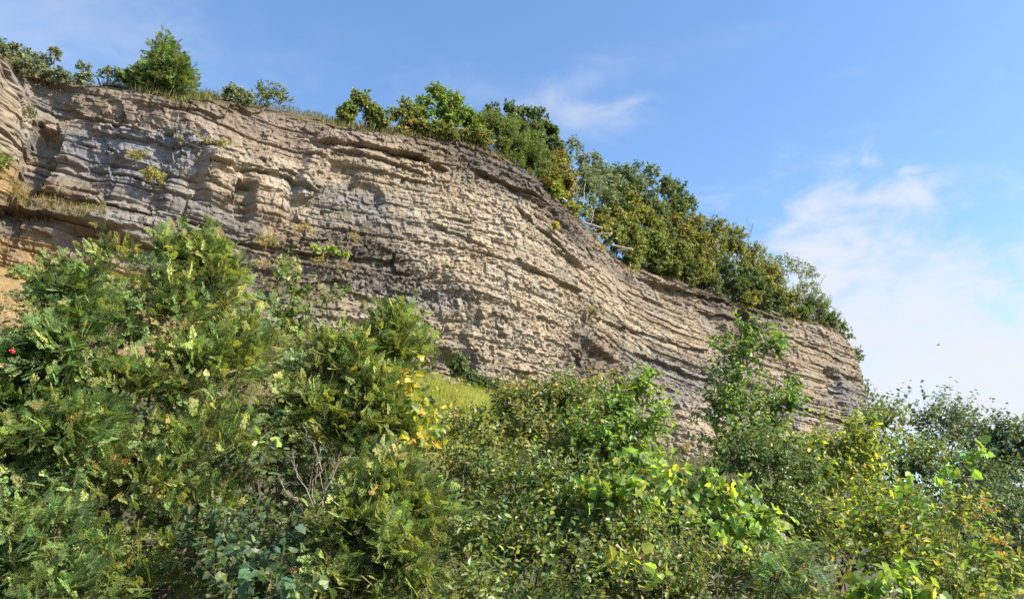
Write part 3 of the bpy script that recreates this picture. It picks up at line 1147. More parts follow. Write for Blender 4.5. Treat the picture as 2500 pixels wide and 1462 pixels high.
    for q in order:
        tip = cen[q] - base + np.array([0, 0, rad[q, 2] * .5])
        st = np.array([r.normal(0, stem_r * 2), r.normal(0, stem_r * 2), -0.2])
        tt = np.linspace(0, 1, 9)[:, None]
        sway = np.array([r.normal(0, .1), r.normal(0, .1), 0]) * np.linalg.norm(tip - st)
        mid = (st + tip) / 2 + np.array([-(tip - st)[0] * .25, -(tip - st)[1] * .25, 0]) + sway * .3
        pth = st * (1 - tt) ** 2 + 2 * mid * tt * (1 - tt) + tip * tt ** 2
        pth[1:-1] += r.normal(0, .012 * np.linalg.norm(tip - st), (7, 3))
        V, Fc = tubes([(pth, stem_r * np.linspace(1, .22, 9))], 7)
        add_obj("trunk" if stems == 1 else "stem", make_mesh("stem", V, Fc, None, True, bark), root)
    return root


def bare_plant(name, label, cat, base, spec, mat, r0=.02, seed=1, depth=3, group=None):
    """Leafless branching shrub or dead limb: spec = list of (start, tip) in world space."""
    r = np.random.default_rng(seed)
    base = np.asarray(base, float)
    root = empty(name, base)
    tag(root, label, cat, group)
    for a, b in spec:
        paths = []

        def grow(p, q, rad, lev):
            L_ = np.linalg.norm(q - p)
            tt = np.linspace(0, 1, 6)[:, None]
            pts = p * (1 - tt) + q * tt
            pts[1:-1] += r.normal(0, .045 * L_, (4, 3))
            paths.append((pts - base, rad * np.linspace(1, .4, 6)))
            if lev <= 0:
                return
            for kk in range(r.integers(3, 6)):
                f = r.uniform(.3, .95)
                st = p * (1 - f) + q * f
                dr = unit(unit(q - p) + r.normal(0, .55, 3))
                grow(st, st + dr * L_ * r.uniform(.25, .5), rad * .5, lev - 1)
        grow(np.asarray(a, float), np.asarray(b, float), r0, depth)
        V, Fc = tubes(paths, 4)
        add_obj("branch", make_mesh("branch", V, Fc, None, True, mat), root)
    return root


# palettes (linear base colours)
CED = [((.075, .10, .026), 5), ((.115, .14, .038), 4), ((.145, .165, .05), 2.0), ((.045, .065, .02), 3), ((.17, .15, .055), .5), ((.18, .13, .05), .12)]
CED2 = [((.055, .09, .028), 5), ((.085, .125, .034), 4), ((.125, .16, .048), 1.5), ((.035, .058, .02), 3), ((.17, .14, .05), .4)]
DOG = [((.065, .095, .026), 5), ((.095, .13, .028), 4), ((.13, .165, .035), 2), ((.20, .21, .03), .3)]
OLI = [((.10, .125, .03), 5), ((.15, .165, .035), 3), ((.07, .10, .03), 2), ((.20, .14, .05), .8)]
YEL = [((.27, .24, .02), 4), ((.20, .22, .025), 4), ((.11, .16, .03), 3), ((.32, .22, .03), .5)]
VIN = [((.085, .145, .035), 5), ((.14, .20, .035), 3), ((.22, .27, .03), 1.6), ((.33, .24, .06), .25)]
RGT = [((.095, .135, .025), 5), ((.14, .175, .025), 3), ((.24, .24, .02), 1.2), ((.06, .095, .025), 2), ((.28, .17, .03), .25)]
DRK = [((.045, .07, .028), 5), ((.065, .095, .033), 3), ((.09, .12, .045), 1)]  # dark leaves for shaded plants: the shade is put into their colour
HAZ = [((.075, .105, .055), 5), ((.10, .135, .06), 3), ((.06, .085, .05), 2)]  # haze over the right-hand trees, painted as bluish leaf colour
TOPG = [((.10, .135, .035), 5), ((.075, .11, .03), 3), ((.15, .17, .04), 2)]
TOPO = [((.125, .135, .028), 5), ((.165, .16, .028), 3), ((.08, .10, .027), 3), ((.19, .155, .03), .5)]
TOPD = [((.05, .078, .03), 5), ((.07, .10, .033), 3), ((.10, .125, .035), 1)]
ORG = [((.26, .125, .03), 3), ((.22, .15, .035), 3), ((.14, .13, .03), 3)]
GRY = [((.10, .125, .07), 4), ((.14, .165, .09), 3), ((.075, .095, .05), 2)]

# ------------------------------------------------------------------ foreground plants
FG = "thicket in front of the cliff"
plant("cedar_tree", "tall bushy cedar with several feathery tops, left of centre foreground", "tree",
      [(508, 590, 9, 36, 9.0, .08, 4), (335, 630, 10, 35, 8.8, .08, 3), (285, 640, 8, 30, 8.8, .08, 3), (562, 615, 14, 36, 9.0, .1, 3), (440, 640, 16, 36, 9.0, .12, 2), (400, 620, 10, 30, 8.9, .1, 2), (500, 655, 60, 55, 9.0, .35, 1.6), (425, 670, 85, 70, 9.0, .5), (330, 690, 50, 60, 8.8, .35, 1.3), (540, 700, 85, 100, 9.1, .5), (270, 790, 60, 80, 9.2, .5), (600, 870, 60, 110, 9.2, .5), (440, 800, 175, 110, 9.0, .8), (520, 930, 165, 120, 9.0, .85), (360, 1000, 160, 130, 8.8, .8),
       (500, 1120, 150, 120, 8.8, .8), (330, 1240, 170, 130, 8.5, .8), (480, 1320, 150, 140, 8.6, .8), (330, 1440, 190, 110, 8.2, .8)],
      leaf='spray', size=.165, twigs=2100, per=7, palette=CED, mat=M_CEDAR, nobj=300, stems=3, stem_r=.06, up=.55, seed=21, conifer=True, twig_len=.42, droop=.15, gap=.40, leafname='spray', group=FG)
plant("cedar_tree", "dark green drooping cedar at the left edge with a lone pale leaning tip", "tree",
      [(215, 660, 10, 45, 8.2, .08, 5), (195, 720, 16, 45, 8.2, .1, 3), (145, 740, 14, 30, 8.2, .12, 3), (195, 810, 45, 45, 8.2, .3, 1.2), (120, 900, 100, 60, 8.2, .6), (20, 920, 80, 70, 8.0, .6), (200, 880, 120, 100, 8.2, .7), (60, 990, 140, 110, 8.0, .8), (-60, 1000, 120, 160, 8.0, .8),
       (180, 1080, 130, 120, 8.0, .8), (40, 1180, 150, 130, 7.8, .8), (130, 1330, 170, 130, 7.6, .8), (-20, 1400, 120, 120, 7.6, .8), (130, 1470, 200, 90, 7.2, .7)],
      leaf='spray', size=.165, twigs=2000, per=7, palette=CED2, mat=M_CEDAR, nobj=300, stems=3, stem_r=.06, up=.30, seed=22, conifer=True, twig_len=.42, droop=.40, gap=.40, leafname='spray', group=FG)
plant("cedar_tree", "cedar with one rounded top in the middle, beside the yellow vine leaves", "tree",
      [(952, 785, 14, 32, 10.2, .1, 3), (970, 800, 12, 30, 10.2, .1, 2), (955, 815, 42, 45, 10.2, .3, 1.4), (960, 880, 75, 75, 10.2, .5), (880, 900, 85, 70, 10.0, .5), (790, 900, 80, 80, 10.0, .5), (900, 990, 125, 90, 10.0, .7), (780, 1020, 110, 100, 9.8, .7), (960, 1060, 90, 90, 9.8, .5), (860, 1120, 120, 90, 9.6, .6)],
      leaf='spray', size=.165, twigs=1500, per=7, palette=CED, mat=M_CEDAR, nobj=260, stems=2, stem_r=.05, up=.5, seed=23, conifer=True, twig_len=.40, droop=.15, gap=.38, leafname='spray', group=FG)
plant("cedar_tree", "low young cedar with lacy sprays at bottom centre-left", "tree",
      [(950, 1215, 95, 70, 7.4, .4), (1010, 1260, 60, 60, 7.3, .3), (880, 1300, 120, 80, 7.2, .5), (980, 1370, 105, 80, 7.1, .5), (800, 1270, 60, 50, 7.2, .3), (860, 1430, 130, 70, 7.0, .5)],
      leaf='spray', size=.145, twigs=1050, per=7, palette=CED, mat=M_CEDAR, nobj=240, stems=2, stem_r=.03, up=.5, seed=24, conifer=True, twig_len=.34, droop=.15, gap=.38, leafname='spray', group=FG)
plant("buckthorn_shrub", "broad-leaved shrub with two upright shoots between the two tall cedars", "shrub",
      [(675, 690, 18, 45, 10.6, .15, 1.4), (712, 720, 18, 50, 10.5, .15, 1.2), (800, 740, 22, 35, 10.4, .2, .8), (690, 800, 60, 70, 10.4, .4), (730, 890, 90, 90, 10.4, .6), (640, 980, 70, 110, 10.2, .5), (680, 1080, 90, 90, 10.0, .6)],
      leaf='ovate', size=.095, twigs=420, per=10, palette=DOG, nobj=180, stems=4, stem_r=.02, up=.6, seed=25, gap=.45, twig_len=.4, group=FG)
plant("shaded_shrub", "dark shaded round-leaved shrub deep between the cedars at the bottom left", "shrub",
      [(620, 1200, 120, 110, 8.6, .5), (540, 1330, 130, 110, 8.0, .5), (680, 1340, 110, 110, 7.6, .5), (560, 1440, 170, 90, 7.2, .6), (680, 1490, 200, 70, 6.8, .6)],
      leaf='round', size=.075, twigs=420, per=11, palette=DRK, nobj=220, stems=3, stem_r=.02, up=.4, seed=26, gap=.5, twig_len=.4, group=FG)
plant("large_leaf_vine", "bluish green vine with large lobed leaves at the bottom, left of centre", "vine",
      [(610, 1375, 40, 30, 5.6, .2), (660, 1410, 50, 30, 5.5, .2), (700, 1445, 70, 25, 5.4, .2)],
      leaf='heart', size=.07, twigs=18, per=5, palette=[((.045, .085, .04), 3), ((.065, .11, .045), 2)], nobj=110, stems=2, stem_r=.01, up=.2, seed=27, twig_len=.3, flat=.2, group=FG)
plant("lobed_leaf_vine", "few bright lobed yellow-green leaves lit against the dark shrub, left of centre", "vine",
      [(655, 1075, 28, 30, 7.2, .1)], leaf='heart', size=.085, twigs=3, per=3, palette=[((.20, .27, .04), 3), ((.22, .30, .04), 2)], nobj=20, stems=1, stem_r=.006, up=.1, seed=127, twig_len=.12, flat=.1, group=FG)
plant("yellow_vine", "climbing vine with heart-shaped yellow leaves beside the middle cedar", "vine",
      [(1005, 935, 38, 30, 8.6, .15), (1015, 970, 42, 35, 8.6, .15), (1040, 1010, 35, 40, 8.5, .2), (1035, 1080, 32, 40, 8.4, .2)],
      leaf='heart', size=.085, twigs=44, per=6, palette=YEL, mat=M_THIN, nobj=240, stems=2, stem_r=.008, up=.1, seed=28, twig_len=.25, flat=.15, group=FG)
plant("bronze_shrub", "olive and bronze small-leaved shrub below the bright grass slope", "shrub",
      [(1150, 1048, 80, 34, 12.5, .5), (1070, 1055, 60, 36, 12.2, .5), (1100, 1090, 90, 60, 12.0, .6), (1275, 1000, 60, 40, 12.5, .5), (1225, 1030, 60, 36, 12.5, .5), (1350, 990, 80, 50, 12.6, .5), (1415, 980, 60, 40, 12.6, .5), (1290, 1070, 120, 70, 12.2, .7),
       (1440, 1050, 100, 80, 12.2, .6), (1180, 1140, 140, 70, 11.6, .7), (1370, 1150, 130, 70, 11.6, .7)],
      leaf='ovate', size=.08, twigs=1500, per=12, palette=OLI, nobj=240, stems=5, stem_r=.025, up=.5, seed=29, gap=0.25, twig_len=.45, group=FG)
plant("dogwood_shrub", "fresh green large-leaved shrub reaching highest in front of the pale lower cliff", "shrub",
      [(1560, 965, 30, 22, 11.0, .25, 1.6), (1545, 985, 62, 35, 11.0, .4, 1.2), (1480, 1010, 55, 50, 11.0, .4), (1560, 1060, 55, 70, 10.8, .5), (1470, 1110, 90, 80, 10.8, .6), (1550, 1150, 70, 70, 10.5, .5)],
      leaf='ovate', size=.10, twigs=620, per=11, palette=[((.10, .165, .03), 5), ((.15, .21, .035), 3), ((.06, .10, .03), 2)], mat=M_THIN, nobj=280, stems=4, stem_r=.02, up=.6, seed=30, gap=0.40, twig_len=.4, group=FG)
plant("dogwood_shrub", "glossy dark green shrub with narrow leaves filling the bottom centre", "shrub",
      [(1130, 1200, 100, 80, 9.4, .6), (1260, 1210, 120, 90, 9.2, .6), (1380, 1230, 110, 90, 9.0, .6), (1180, 1330, 130, 90, 8.6, .6), (1320, 1350, 130, 90, 8.4, .6), (1240, 1440, 160, 70, 8.0, .6), (1100, 1430, 100, 80, 8.2, .5), (1440, 1420, 110, 80, 8.2, .6), (1200, 1500, 220, 80, 7.4, .7), (1440, 1500, 160, 70, 7.4, .7)],
      leaf='ovate', size=.072, twigs=1400, per=13, palette=DOG, nobj=300, stems=6, stem_r=.022, up=.4, seed=31, gap=0.44, twig_len=.45, group=FG)
plant("grape_vine", "mound of overlapping pale round vine leaves hanging beside a dark hollow", "vine",
      [(1560, 1150, 80, 60, 8.6, .4), (1500, 1200, 90, 70, 8.4, .4), (1700, 1180, 90, 40, 8.8, .4), (1780, 1210, 80, 50, 8.7, .4), (1740, 1270, 55, 55, 8.3, .35), (1830, 1270, 60, 70, 8.4, .35), (1800, 1340, 60, 50, 8.1, .3), (1870, 1340, 50, 50, 8.2, .3)],
      leaf='heart', size=.085, twigs=330, per=7, palette=VIN, mat=M_THIN, nobj=300, stems=4, stem_r=.012, up=.0, seed=32, twig_len=.36, droop=.5, flat=.12, group=FG)
plant("bronze_shrub", "fine-leaved shrub with pinkish brown tips at the bottom below the dark hollow", "shrub",
      [(1560, 1320, 90, 70, 8.2, .4), (1500, 1400, 110, 70, 7.9, .4), (1650, 1400, 110, 60, 7.8, .4), (1600, 1460, 160, 70, 7.6, .5)],
      leaf='ovate', size=.055, twigs=620, per=12, palette=OLI + [((.09, .15, .03), 4)], nobj=200, stems=4, stem_r=.018, up=.5, seed=33, gap=0.40, twig_len=.4, group=FG)
plant("lobed_leaf_vine", "group of large bright yellow-green lobed leaves low down right of centre", "vine",
      [(1520, 1385, 45, 20, 6.8, .15), (1620, 1410, 40, 25, 6.6, .15), (1490, 1385, 20, 20, 6.8, .1), (1555, 1180, 25, 18, 8.0, .1)],
      leaf='heart', size=.09, twigs=20, per=4, palette=[((.20, .23, .03), 3), ((.27, .25, .03), 1), ((.12, .18, .04), 3)], mat=M_THIN, nobj=80, stems=2, stem_r=.007, up=.1, seed=34, twig_len=.2, flat=.15, group=FG)
plant("sapling", "slender sapling whose leafy spire stands up against the far cliff", "tree",
      [(1826, 822, 10, 32, 14.0, .1, 2.5), (1815, 870, 28, 40, 14.0, .25, 1.4), (1890, 850, 40, 22, 14.0, .3, 1.2), (1760, 860, 26, 22, 14.0, .2, .8), (1810, 930, 75, 50, 14.0, .5), (1900, 925, 45, 30, 14.0, .3, .8), (1830, 1000, 80, 60, 14.0, .6), (1770, 1010, 45, 60, 13.8, .4), (1920, 1000, 60, 60, 14.0, .5), (1830, 1090, 110, 70, 13.8, .8)],
      leaf='ovate', size=.10, twigs=620, per=11, palette=[((.085, .14, .03), 5), ((.13, .19, .035), 3), ((.05, .085, .028), 3)], mat=M_THIN, nobj=260, stems=3, stem_r=.035, up=.5, seed=35, gap=.36, twig_len=.42, group=FG)
plant("thicket_shrub", "deep green small-leaved shrub below the slender sapling", "shrub",
      [(1780, 1130, 80, 60, 12.6, .6), (1880, 1150, 110, 80, 12.4, .7), (1960, 1220, 110, 90, 12.0, .7), (1900, 1280, 80, 70, 11.4, .6)],
      leaf='ovate', size=.078, twigs=560, per=12, palette=[((.055, .09, .025), 5), ((.09, .125, .028), 3)], nobj=220, stems=4, stem_r=.025, up=.4, seed=36, gap=0.44, twig_len=.45, group=FG)
plant("maple_shrub", "wide yellow-green bush with bright yellow leaf patches right of the sapling", "shrub",
      [(2010, 1090, 100, 50, 13.0, .7), (2080, 1120, 90, 70, 12.8, .7), (1990, 1160, 90, 70, 12.6, .6), (2090, 1220, 100, 80, 12.2, .7), (2020, 1280, 110, 80, 11.6, .7), (2130, 1060, 60, 40, 13.4, .5)],
      leaf='ovate', size=.092, twigs=760, per=12, palette=RGT + [((.42, .38, .02), .7)], mat=M_THIN, nobj=300, stems=5, stem_r=.03, up=.45, seed=37, gap=0.40, twig_len=.45, group=FG)
plant("bittersweet_shrub", "arching yellow-green shrub at lower right with rusty leaf tips", "shrub",
      [(2230, 1210, 70, 60, 10.0, .5), (2200, 1300, 110, 80, 9.6, .6), (2310, 1260, 80, 80, 9.6, .5), (2330, 1350, 100, 80, 9.0, .6), (2210, 1400, 120, 80, 8.8, .6), (2080, 1380, 110, 80, 9.0, .6), (2420, 1410, 90, 70, 8.6, .5), (2300, 1450, 160, 70, 8.2, .6), (2380, 1510, 220, 70, 7.6, .6)],
      leaf='ovate', size=.082, twigs=900, per=12, palette=RGT, mat=M_THIN, nobj=300, stems=6, stem_r=.02, up=.4, seed=38, gap=0.44, twig_len=.42, group=FG)
plant("low_shrub", "low mixed green shrub along the bottom edge right of centre", "shrub",
      [(1760, 1420, 130, 80, 7.4, .5), (1900, 1400, 120, 80, 7.6, .5), (1990, 1440, 130, 80, 7.4, .5), (1780, 1500, 220, 70, 6.8, .6), (2050, 1500, 200, 70, 6.8, .6)],
      leaf='ovate', size=.06, twigs=850, per=12, palette=DOG + OLI, nobj=220, stems=4, stem_r=.016, up=.4, seed=39, gap=0.40, twig_len=.36, group=FG)
plant("sumac_shrub", "low plant with long narrow drooping leaflets at lower right of centre", "shrub",
      [(1960, 1385, 60, 35, 6.6, .25), (1890, 1420, 50, 30, 6.5, .25)], leaf='pinnate', size=.14, twigs=26, per=3, palette=[((.075, .13, .045), 4), ((.11, .16, .05), 2)], nobj=60, stems=2, stem_r=.01, up=.4, seed=139, twig_len=.2, droop=.3, flat=.3, group=FG)
plant("backlit_vine", "leaning shoot of large round backlit leaves high at the right", "vine",
      [(2392, 1105, 18, 16, 7.0, .08), (2380, 1130, 22, 20, 7.0, .08), (2345, 1145, 22, 15, 7.0, .08), (2300, 1175, 35, 18, 7.0, .1), (2215, 1175, 30, 18, 7.0, .1), (2210, 1210, 35, 30, 7.0, .15)],
      leaf='heart', size=.075, twigs=20, per=3, palette=[((.12, .21, .03), 4), ((.16, .25, .035), 2)], mat=M_THIN, nobj=60, stems=3, stem_r=.008, up=.1, seed=40, twig_len=.12, flat=.05, group=FG)
plant("broad_leaf_vine", "cluster of broad glowing green leaves at the bottom right", "vine",
      [(2230, 1440, 70, 30, 6.4, .2), (2190, 1400, 30, 25, 6.4, .15), (2120, 1440, 40, 30, 6.6, .15)],
      leaf='heart', size=.09, twigs=30, per=4, palette=[((.12, .20, .03), 4), ((.19, .23, .03), 2)], mat=M_THIN, nobj=110, stems=2, stem_r=.008, up=.1, seed=41, twig_len=.18, flat=.1, group=FG)
plant("mid_shrub", "light green shrub close below the right end of the cliff", "shrub",
      [(2180, 1090, 60, 55, 19.0, .8), (2150, 1040, 30, 30, 19.0, .5), (2230, 1150, 70, 60, 18.0, .8), (2270, 1110, 50, 40, 19.0, .6)],
      leaf='ovate', size=.105, twigs=620, per=12, palette=TOPG, mat=M_THIN, nobj=150, stems=4, stem_r=.04, up=.5, seed=42, gap=.3, twig_len=.7, group=FG)
plant("open_tree", "open wispy tree with dark leaves against the bright cloud at right", "tree",
      [(2175, 1015, 30, 18, 22.0, .8), (2260, 1035, 45, 28, 21.0, .9), (2330, 1030, 45, 30, 21.0, .9), (2300, 1075, 80, 35, 21.0, 1.0), (2370, 1060, 40, 30, 21.0, .8)],
      leaf='ovate', size=.115, twigs=260, per=11, palette=HAZ, mat=M_FAR, nobj=120, stems=4, stem_r=.05, up=.6, seed=43, twig_len=.9, bare=.25, group=FG)
plant("ash_tree", "dark leafy tree at the right edge with drooping leaf clusters", "tree",
      [(2400, 1120, 50, 40, 19.0, .9), (2450, 1075, 55, 45, 19.0, 1.0), (2500, 1110, 70, 60, 19.0, 1.2), (2440, 1150, 80, 60, 19.0, 1.2), (2520, 1200, 90, 80, 18.5, 1.2), (2560, 1100, 70, 80, 19, 1.2)],
      leaf='ovate', size=.12, twigs=900, per=12, palette=HAZ, mat=M_FAR, nobj=180, stems=4, stem_r=.09, up=.3, seed=44, gap=.25, twig_len=.8, droop=.3, group=FG)
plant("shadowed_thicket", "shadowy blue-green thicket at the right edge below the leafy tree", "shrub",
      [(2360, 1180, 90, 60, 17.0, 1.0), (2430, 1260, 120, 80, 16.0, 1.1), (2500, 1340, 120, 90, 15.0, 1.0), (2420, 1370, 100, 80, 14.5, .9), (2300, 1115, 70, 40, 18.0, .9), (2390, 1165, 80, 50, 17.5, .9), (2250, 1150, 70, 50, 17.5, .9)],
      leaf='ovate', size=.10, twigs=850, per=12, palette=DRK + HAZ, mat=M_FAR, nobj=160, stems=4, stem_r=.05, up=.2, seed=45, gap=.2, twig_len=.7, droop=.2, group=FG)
plant("rusty_sumac", "thin shoots with rust-coloured leaf tips standing before the shadowed thicket", "shrub",
      [(2395, 1245, 16, 24, 8.4, .1), (2440, 1330, 16, 30, 8.0, .1), (2360, 1280, 14, 12, 8.4, .1)], leaf='ovate', size=.045, twigs=26, per=6, palette=[((.30, .19, .03), 4), ((.26, .12, .03), 2), ((.15, .17, .03), 2)], nobj=110, stems=3, stem_r=.008, up=.6, seed=145, twig_len=.16, group=FG)
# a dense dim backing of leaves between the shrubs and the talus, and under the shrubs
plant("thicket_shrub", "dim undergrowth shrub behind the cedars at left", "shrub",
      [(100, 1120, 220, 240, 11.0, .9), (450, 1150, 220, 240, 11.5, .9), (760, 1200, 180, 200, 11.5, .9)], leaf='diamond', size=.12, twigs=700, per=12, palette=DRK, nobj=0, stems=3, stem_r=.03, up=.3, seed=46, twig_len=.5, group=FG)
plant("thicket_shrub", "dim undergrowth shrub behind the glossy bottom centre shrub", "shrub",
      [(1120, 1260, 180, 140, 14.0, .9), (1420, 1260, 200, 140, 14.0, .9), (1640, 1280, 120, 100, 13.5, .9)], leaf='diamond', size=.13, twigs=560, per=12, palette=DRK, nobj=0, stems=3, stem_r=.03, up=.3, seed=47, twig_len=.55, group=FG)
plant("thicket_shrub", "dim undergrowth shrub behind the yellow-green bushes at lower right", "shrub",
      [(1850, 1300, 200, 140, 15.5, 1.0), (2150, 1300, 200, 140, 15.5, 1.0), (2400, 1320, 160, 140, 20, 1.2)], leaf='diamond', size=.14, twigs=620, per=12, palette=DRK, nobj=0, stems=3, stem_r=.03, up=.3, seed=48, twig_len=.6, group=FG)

# dead shrub with pale twigs, left of centre
bz = P(785, 1300, 6.9)
bare_plant("dead_shrub", "leafless pale-barked dead shrub among the cedars left of centre", "shrub", (bz[0], bz[1], 0),
           [((bz[0], bz[1], 0.0), P(780, 1150, 6.9)), (P(778, 1235, 6.9), P(830, 1120, 6.9)), (P(775, 1245, 6.9), P(710, 1120, 6.9)), (P(770, 1230, 6.9), P(770, 1090, 7.0)), (P(760, 1260, 6.9), P(690, 1190, 6.8))], M_BARK2, .007, 60, 2, FG)

# red berries at the left edge
bb = P(30, 858, 6.9)
berry = empty("berry_cluster", bb)
tag(berry, "small cluster of red berries hanging at the left edge", "berries")


def ball(rad, seg=8, ring=6):
    V, Fc = [], []
    for a in range(ring + 1):
        th = math.pi * a / ring
        for b in range(seg):
            V.append((rad * math.sin(th) * math.cos(2 * math.pi * b / seg), rad * math.sin(th) * math.sin(2 * math.pi * b / seg), rad * math.cos(th)))
    for a in range(ring):
        for b in range(seg):
            Fc.append((a * seg + b, (a + 1) * seg + b, (a + 1) * seg + (b + 1) % seg, a * seg + (b + 1) % seg))
    return np.array(V), np.array(Fc)


mr_, nt_, N_, L_n = mat_base("red_berry")
o_ = N_.new('ShaderNodeOutputMaterial')
pb_ = N_.new('ShaderNodeBsdfPrincipled')
pb_.inputs['Roughness'].default_value = .25
nz_ = N_.new('ShaderNodeTexNoise')
nz_.inputs['Scale'].default_value = 60
cr_ = N_.new('ShaderNodeValToRGB')
cr_.color_ramp.elements[0].color = (.45, .01, .015, 1)
cr_.color_ramp.elements[1].color = (.62, .03, .03, 1)
L_n.new(nz_.outputs['Fac'], cr_.inputs[0])
L_n.new(cr_.outputs[0], pb_.inputs['Base Color'])
L_n.new(pb_.outputs[0], o_.inputs[0])
BV, BF = ball(.009)
bme = make_mesh("berry", BV, BF, None, True, mr_)
stalks = []
for q in range(14):
    d = rng.normal(0, .013, 3)
    d[2] *= .7
    add_obj("berry", bme, berry, d)
    stalks.append((np.array([[0, 0, .05], d * .5 + np.array([0, 0, .02]), d]), np.array([.002, .0015, .001])))
stalks.append((np.array([[.09, .05, .10], [.03, .02, .08], [0, 0, .05]]), np.array([.003, .003, .002])))
V, Fc = tubes(stalks, 3)
add_obj("stalk", make_mesh("stalk", V, Fc, None, True, M_BARK), berry)


# ------------------------------------------------------------------ trees and shrubs along the cliff top
def edgeY(u):
    return float(np.interp(u, [t[0] for t in TOP], [t[2] for t in TOP]))


TG = "trees and shrubs along the cliff top"


RIM_U = np.array([t[0] for t in TOP], float)
RIM_V = np.array([t[1] for t in TOP], float)


def top_plant(name, label, cat, blobs, vbase, back=1.5, size=.2, dens=1.0, palette=None, leaf='diamond', stems=2, stem_r=.06, seed=1, gap=.3, bark=None, conifer=False, up=.5, per=9, bare=0.0, twig_len=None, mat=None, skirt=True):
    bl = []
    area = 0
    blobs = list(blobs)
    us = np.array([b[0] for b in blobs])
    lo_, hi_ = min(b[0] - b[2] for b in blobs), max(b[0] + b[2] for b in blobs)
    if skirt and hi_ < 2070:
        vb = max(b[1] + b[3] * .6 for b in blobs)
        for uu in np.linspace(lo_ + 8, hi_ - 8, max(2, int((hi_ - lo_) / 40))):
            rv = float(np.interp(uu, RIM_U, RIM_V))
            top_v = float(np.interp(uu, np.sort(us), np.array([b[1] for b in blobs])[np.argsort(us)]))
            if rv - top_v > 18:
                hh = min(26.0, .36 * (rv - top_v))
                vv = rv - 4 - hh * .5
                while vv > top_v + hh * .5:
                    blobs.append((uu + random.uniform(-8, 8), vv, 26, max(10, hh), 0))
                    vv -= hh * 1.25
    for b in blobs:
        Y = edgeY(b[0]) + back + (b[4] if len(b) > 4 else 0)
        k = Y / F_PX * 1.05
        bl.append((b[0], b[1], b[2], b[3], Y, max(min(b[2], b[3]) * k * .9, .25)))
        area += b[2] * b[3]
    u0 = float(np.mean(us))
    s0, _ = hit(u0, float(np.interp(u0, RIM_U, RIM_V)))
    x0, y0 = plan_xy(s0)
    n0, n1 = plan_normal(np.array(s0), 1.3)
    bk = back * 1.1
    base = np.array([x0 - n0 * bk, y0 - n1 * bk, float(top_z(s0)) + .6 * bk - .3])
    tw = int(area / 8.0 * dens * (9.0 / per) * (0.28 if conifer else 1.0)) + 14
    return plant(name, label, cat, bl, base=base, leaf=leaf, size=size * (1.0 if conifer else 1.3), twigs=tw, per=per, palette=palette, mat=mat or M_FAR, nobj=0, group=TG, stems=stems, stem_r=stem_r, up=up, seed=seed,
                 conifer=conifer, gap=gap * .8, twig_r=.012, twig_len=twig_len, bark=bark, bare=bare, tight=False, bright=1.75, maxtw=110)


top_plant("brow_shrub", "grey-green scrub on the slope at the far upper left corner", "shrub", [(-40, 105, 60, 22), (20, 122, 50, 14), (60, 138, 40, 14)], 160, 1.2, .13, .7, GRY, seed=301, stems=3)
top_plant("brow_shrub", "twiggy shrub on the brow between the upper left corner and the conifer", "shrub", [(105, 142, 28, 14), (135, 132, 14, 14)], 175, .8, .12, .6, GRY, seed=302, skirt=False)
top_plant("brow_shrub", "low leafy fringe hanging over the rim below the upper left scrub", "shrub", [(60, 165, 60, 16, -.8), (130, 185, 45, 14, -.8), (200, 195, 40, 12, -.6)], 195, .5, .14, .9, GRY, seed=303)
top_plant("brow_shrub", "small dark shrub left of the pointed conifer", "shrub", [(205, 165, 14, 12), (275, 180, 30, 20), (250, 190, 30, 14)], 205, .8, .12, .6, GRY, seed=304, skirt=False)
top_plant("conifer_tree", "pointed cone-shaped evergreen standing alone on the upper left rim", "tree",
          [(402, 108, 5, 12), (403, 120, 11, 16), (408, 145, 28, 24), (400, 170, 52, 32), (425, 185, 45, 36), (375, 195, 50, 26), (415, 215, 62, 28), (340, 205, 36, 18), (470, 228, 26, 20)], 235, .8, .42, .95,
          [((.085, .125, .028), 5), ((.13, .165, .035), 3), ((.06, .095, .03), 2)], leaf='spray', stems=1, stem_r=.16, seed=305, conifer=True, per=5, gap=.22, mat=M_CEDAR, twig_len=.55)
top_plant("brow_shrub", "bluish bare-stemmed bush leaning against the left of the conifer", "shrub", [(320, 185, 26, 20), (300, 195, 26, 14)], 210, .6, .13, .7, TOPD, seed=306, skirt=False)
top_plant("brow_shrub", "feathery pale shrub on the rim right of the conifer", "shrub", [(655, 222, 42, 22), (640, 240, 60, 18), (700, 248, 30, 14), (600, 238, 24, 16)], 262, .8, .11, .9, OLI, seed=307, bare=.2, skirt=False)
top_plant("brow_shrub", "thin lone stalks with a leafy tip on the bare rim", "shrub", [(566, 212, 5, 6), (600, 228, 8, 8)], 245, .5, .14, 1.0, GRY, seed=308, stems=2, stem_r=.02)
top_plant("brow_tree", "small tree with reddish crown tip on the middle of the rim", "tree", [(880, 232, 18, 16), (878, 252, 28, 18), (905, 266, 22, 14), (852, 264, 16, 13)], 290, .9, .19, 1.1, TOPG + [((.19, .13, .045), 1.0)], seed=309)
top_plant("brow_shrub", "low bronze scrub right of the reddish small tree", "shrub", [(950, 278, 36, 16), (990, 262, 14, 24), (985, 285, 36, 18)], 300, .9, .17, 1.0, OLI, seed=310)
top_plant("brow_shrub", "orange-tinged shrub below the bright green tree on the rim", "shrub", [(1015, 295, 34, 18), (1050, 310, 30, 14)], 322, .4, .17, 1.0, TOPO + OLI + ORG, seed=311)
top_plant("brow_tree", "bright green young tree with two rounded tops on the rim", "tree", [(1066, 228, 24, 20), (1055, 255, 40, 26), (1105, 250, 22, 26), (1110, 280, 50, 26), (1140, 290, 30, 22)], 320, 1.1, .20, 1.2, [((.11, .165, .03), 5), ((.15, .20, .035), 3), ((.07, .11, .03), 2)], seed=312)
